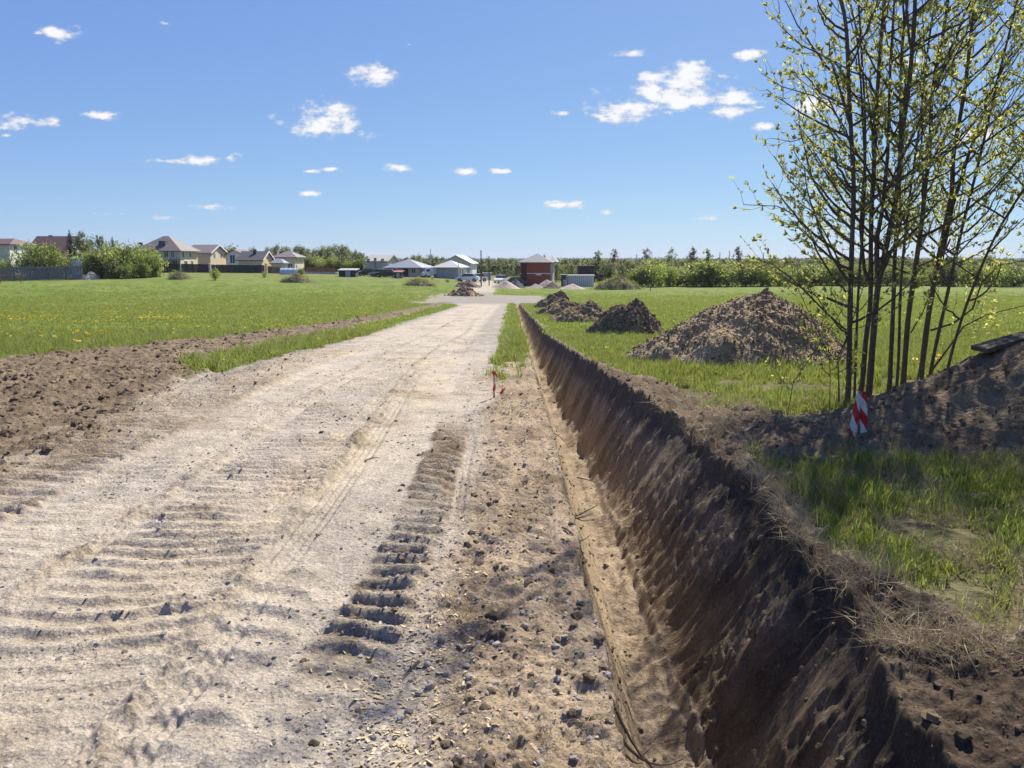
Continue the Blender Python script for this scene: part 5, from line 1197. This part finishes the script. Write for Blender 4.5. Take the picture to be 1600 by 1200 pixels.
# woods behind the middle
r = random.Random(5)
for i, u in enumerate(range(424, 572, 7)):
    vt = 384 + r.uniform(-2.5, 4) + (8 if u > 545 else 0)
    plant(VT[i % 4], u + r.uniform(-3, 3), 215 + r.uniform(-15, 20), vt, 'birch_tree', 'green birch in the tall wood behind the red fence', 'tree', 'birches in the wood behind the red fence', .95)
for i, u in enumerate(range(478, 575, 11)): plant(VB[i % 4], u, 195, 404 + r.uniform(-3, 4), 'willow_bush', 'bright bush at the foot of the wood behind the red fence', 'bush', 'bushes at the foot of the wood', 1.0)
for i, u in enumerate(range(566, 812, 9)):
    vt = 402 + r.uniform(-2, 3) - (3 if 640 < u < 690 else 0)
    plant(VT[i % 4], u, 250 + r.uniform(-20, 30), vt, 'birch_tree', 'green tree in the wood behind the bungalows', 'tree', 'trees in the wood behind the bungalows', 1.15)
# right: spindly trees, second row, hedge of willow bushes
for i, (u, vt) in enumerate([(933,389.5),(957,389),(1007,387),(1046,387),(1079,386),(1100,386.5),(1148,384.5)]):
    labs = ['slender tree above the wood right of the brown container','second slender tree right of the brown container','slender green tree above the wood over the brush heap','slender rusty budding tree left of the pair','left one of a pair of slender budding trees','right one of a pair of slender budding trees','tallest slender budding tree beyond the right hedge']
    plant(VN[i % 5], u, 172, vt, 'slender_tree', labs[i], 'tree', None, 1.25)
for i, u in enumerate(np.arange(868, 1612, 8.5)):
    vt = 407 + r.uniform(-5, 5) + (4 if u < 940 else 0) - (6 if r.random() < .12 else 0)
    plant(VT[r.randrange(4)], u, 168 + r.uniform(-8, 14), vt, 'birch_tree', 'grey green tree in the wood behind the bush row', 'tree', 'trees in the wood behind the bush row', 1.1)
ORD = 'first second third fourth fifth sixth seventh eighth ninth tenth eleventh twelfth thirteenth fourteenth fifteenth sixteenth seventeenth eighteenth nineteenth twentieth'.split()
for i, u in enumerate(np.arange(992, 1612, 13)):
    vt = 416 + r.uniform(-7, 10) - 3*math.sin(i*.9); Y = 139 + r.uniform(-4, 5)
    lab = 'rounded willow bush, %s from the left in the row edging the right field' % ORD[i] if i < len(ORD) else 'rounded willow bush in the right field row, seen through the tree clump'
    plant(VB[i % 4], u, Y, vt, 'willow_bush', lab, 'bush', 'willow bushes edging the right field', r.uniform(.8, 1.15))

# woodland mass behind, and far forests on the hills (stuff)
def instmesh(parts, nm, m=None):
    o = bpy.data.objects.new(nm, parts[0][0][1]); PROTO.objects.link(o); return o
fw = leafy('f', 10, 6, 260, 601, M_farwood, 'tall', .55, False); fs = leafy('f', 12, 3.0, 0, 602, M_farspruce, 'spruce')
fwo = [instmesh(fw, 'far_birch'), instmesh(leafy('f', 9, 7, 260, 603, M_farwood, 'round', .6, False), 'far_round'), instmesh(fs, 'far_spruce')]
def wood(n, y0, y1, a0, a1, s0, s1, idxp, seed, label, name='woodland'):
    rr = np.random.RandomState(seed); Y = y0 + (y1-y0)*rr.rand(n)**.9; X = Y*(a0 + (a1-a0)*rr.rand(n))
    Z = H0(X, Y) + ss(Y, 300, 900)*3.5*fbm(X*.0011, Y*.0009, 3, 171) - .3
    rot = np.stack([np.zeros(n), np.zeros(n), rr.rand(n)*6.28], -1); s = s0 + (s1-s0)*rr.rand(n)
    scatter(name, np.stack([X, Y, Z], -1), rot, s, fwo, label, idx=rr.choice(3, n, p=idxp))
wood(1500, 178, 260, .05, .95, .50, .66, (.6,.4,0), 31, 'mass of young green woodland beyond the right field')
wood(900, 205, 330, -.34, .06, .38, .52, (.78,.22,0), 32, 'mass of green woodland behind the houses')
wood(500, 190, 300, -1.0, -.3, .5, .65, (.6,.38,.02), 33, 'trees massed behind the left houses')
wood(2600, 430, 900, -.9, .95, .55, .8, (.6,.4,0), 34, 'mixed forest in the low ground beyond the village')
wood(16000, 1300, 3200, -.85, .9, .9, 1.25, (.5,.35,.15), 35, 'dark forest covering the distant ridge', 'distant_forest')

# chimneys on the skyline
for i, (u, vt) in enumerate([(1125,394),(1140,391.5),(1193,394.5),(995,397)]):
    Y = 2300; c = at(u, vt, Y); g = gz(c.x, Y); o = MB().tube([(0,0,-5),(0,0,c.z-g)], [2.4, 1.3], 8).build('factory_chimney', P_c, None, (c.x, Y, g))
    tag(o, ['left one of two close thin chimneys on the skyline','tallest thin chimney on the skyline','lone thin chimney on the skyline right of the slender trees','faint thin chimney above the brush heap'][i], 'chimney', 'thin chimneys on the far skyline')

# ------------------------------------------------------------------ thin air haze
hm = bpy.data.materials.new('haze_air'); hm.use_nodes = True; nt = hm.node_tree; nt.nodes.clear()
pv = nt.nodes.new('ShaderNodeVolumePrincipled'); pv.inputs['Color'].default_value = (.80,.88,1,1); pv.inputs['Density'].default_value = .0001; pv.inputs['Anisotropy'].default_value = .1
mo = nt.nodes.new('ShaderNodeOutputMaterial'); nt.links.new(pv.outputs[0], mo.inputs['Volume'])
hb = MB().box(-14000, 14000, -140, 7200, -42, 45).build('haze', hm); tag(hb, 'thin bluish summer air over the whole plain', kind='stuff')
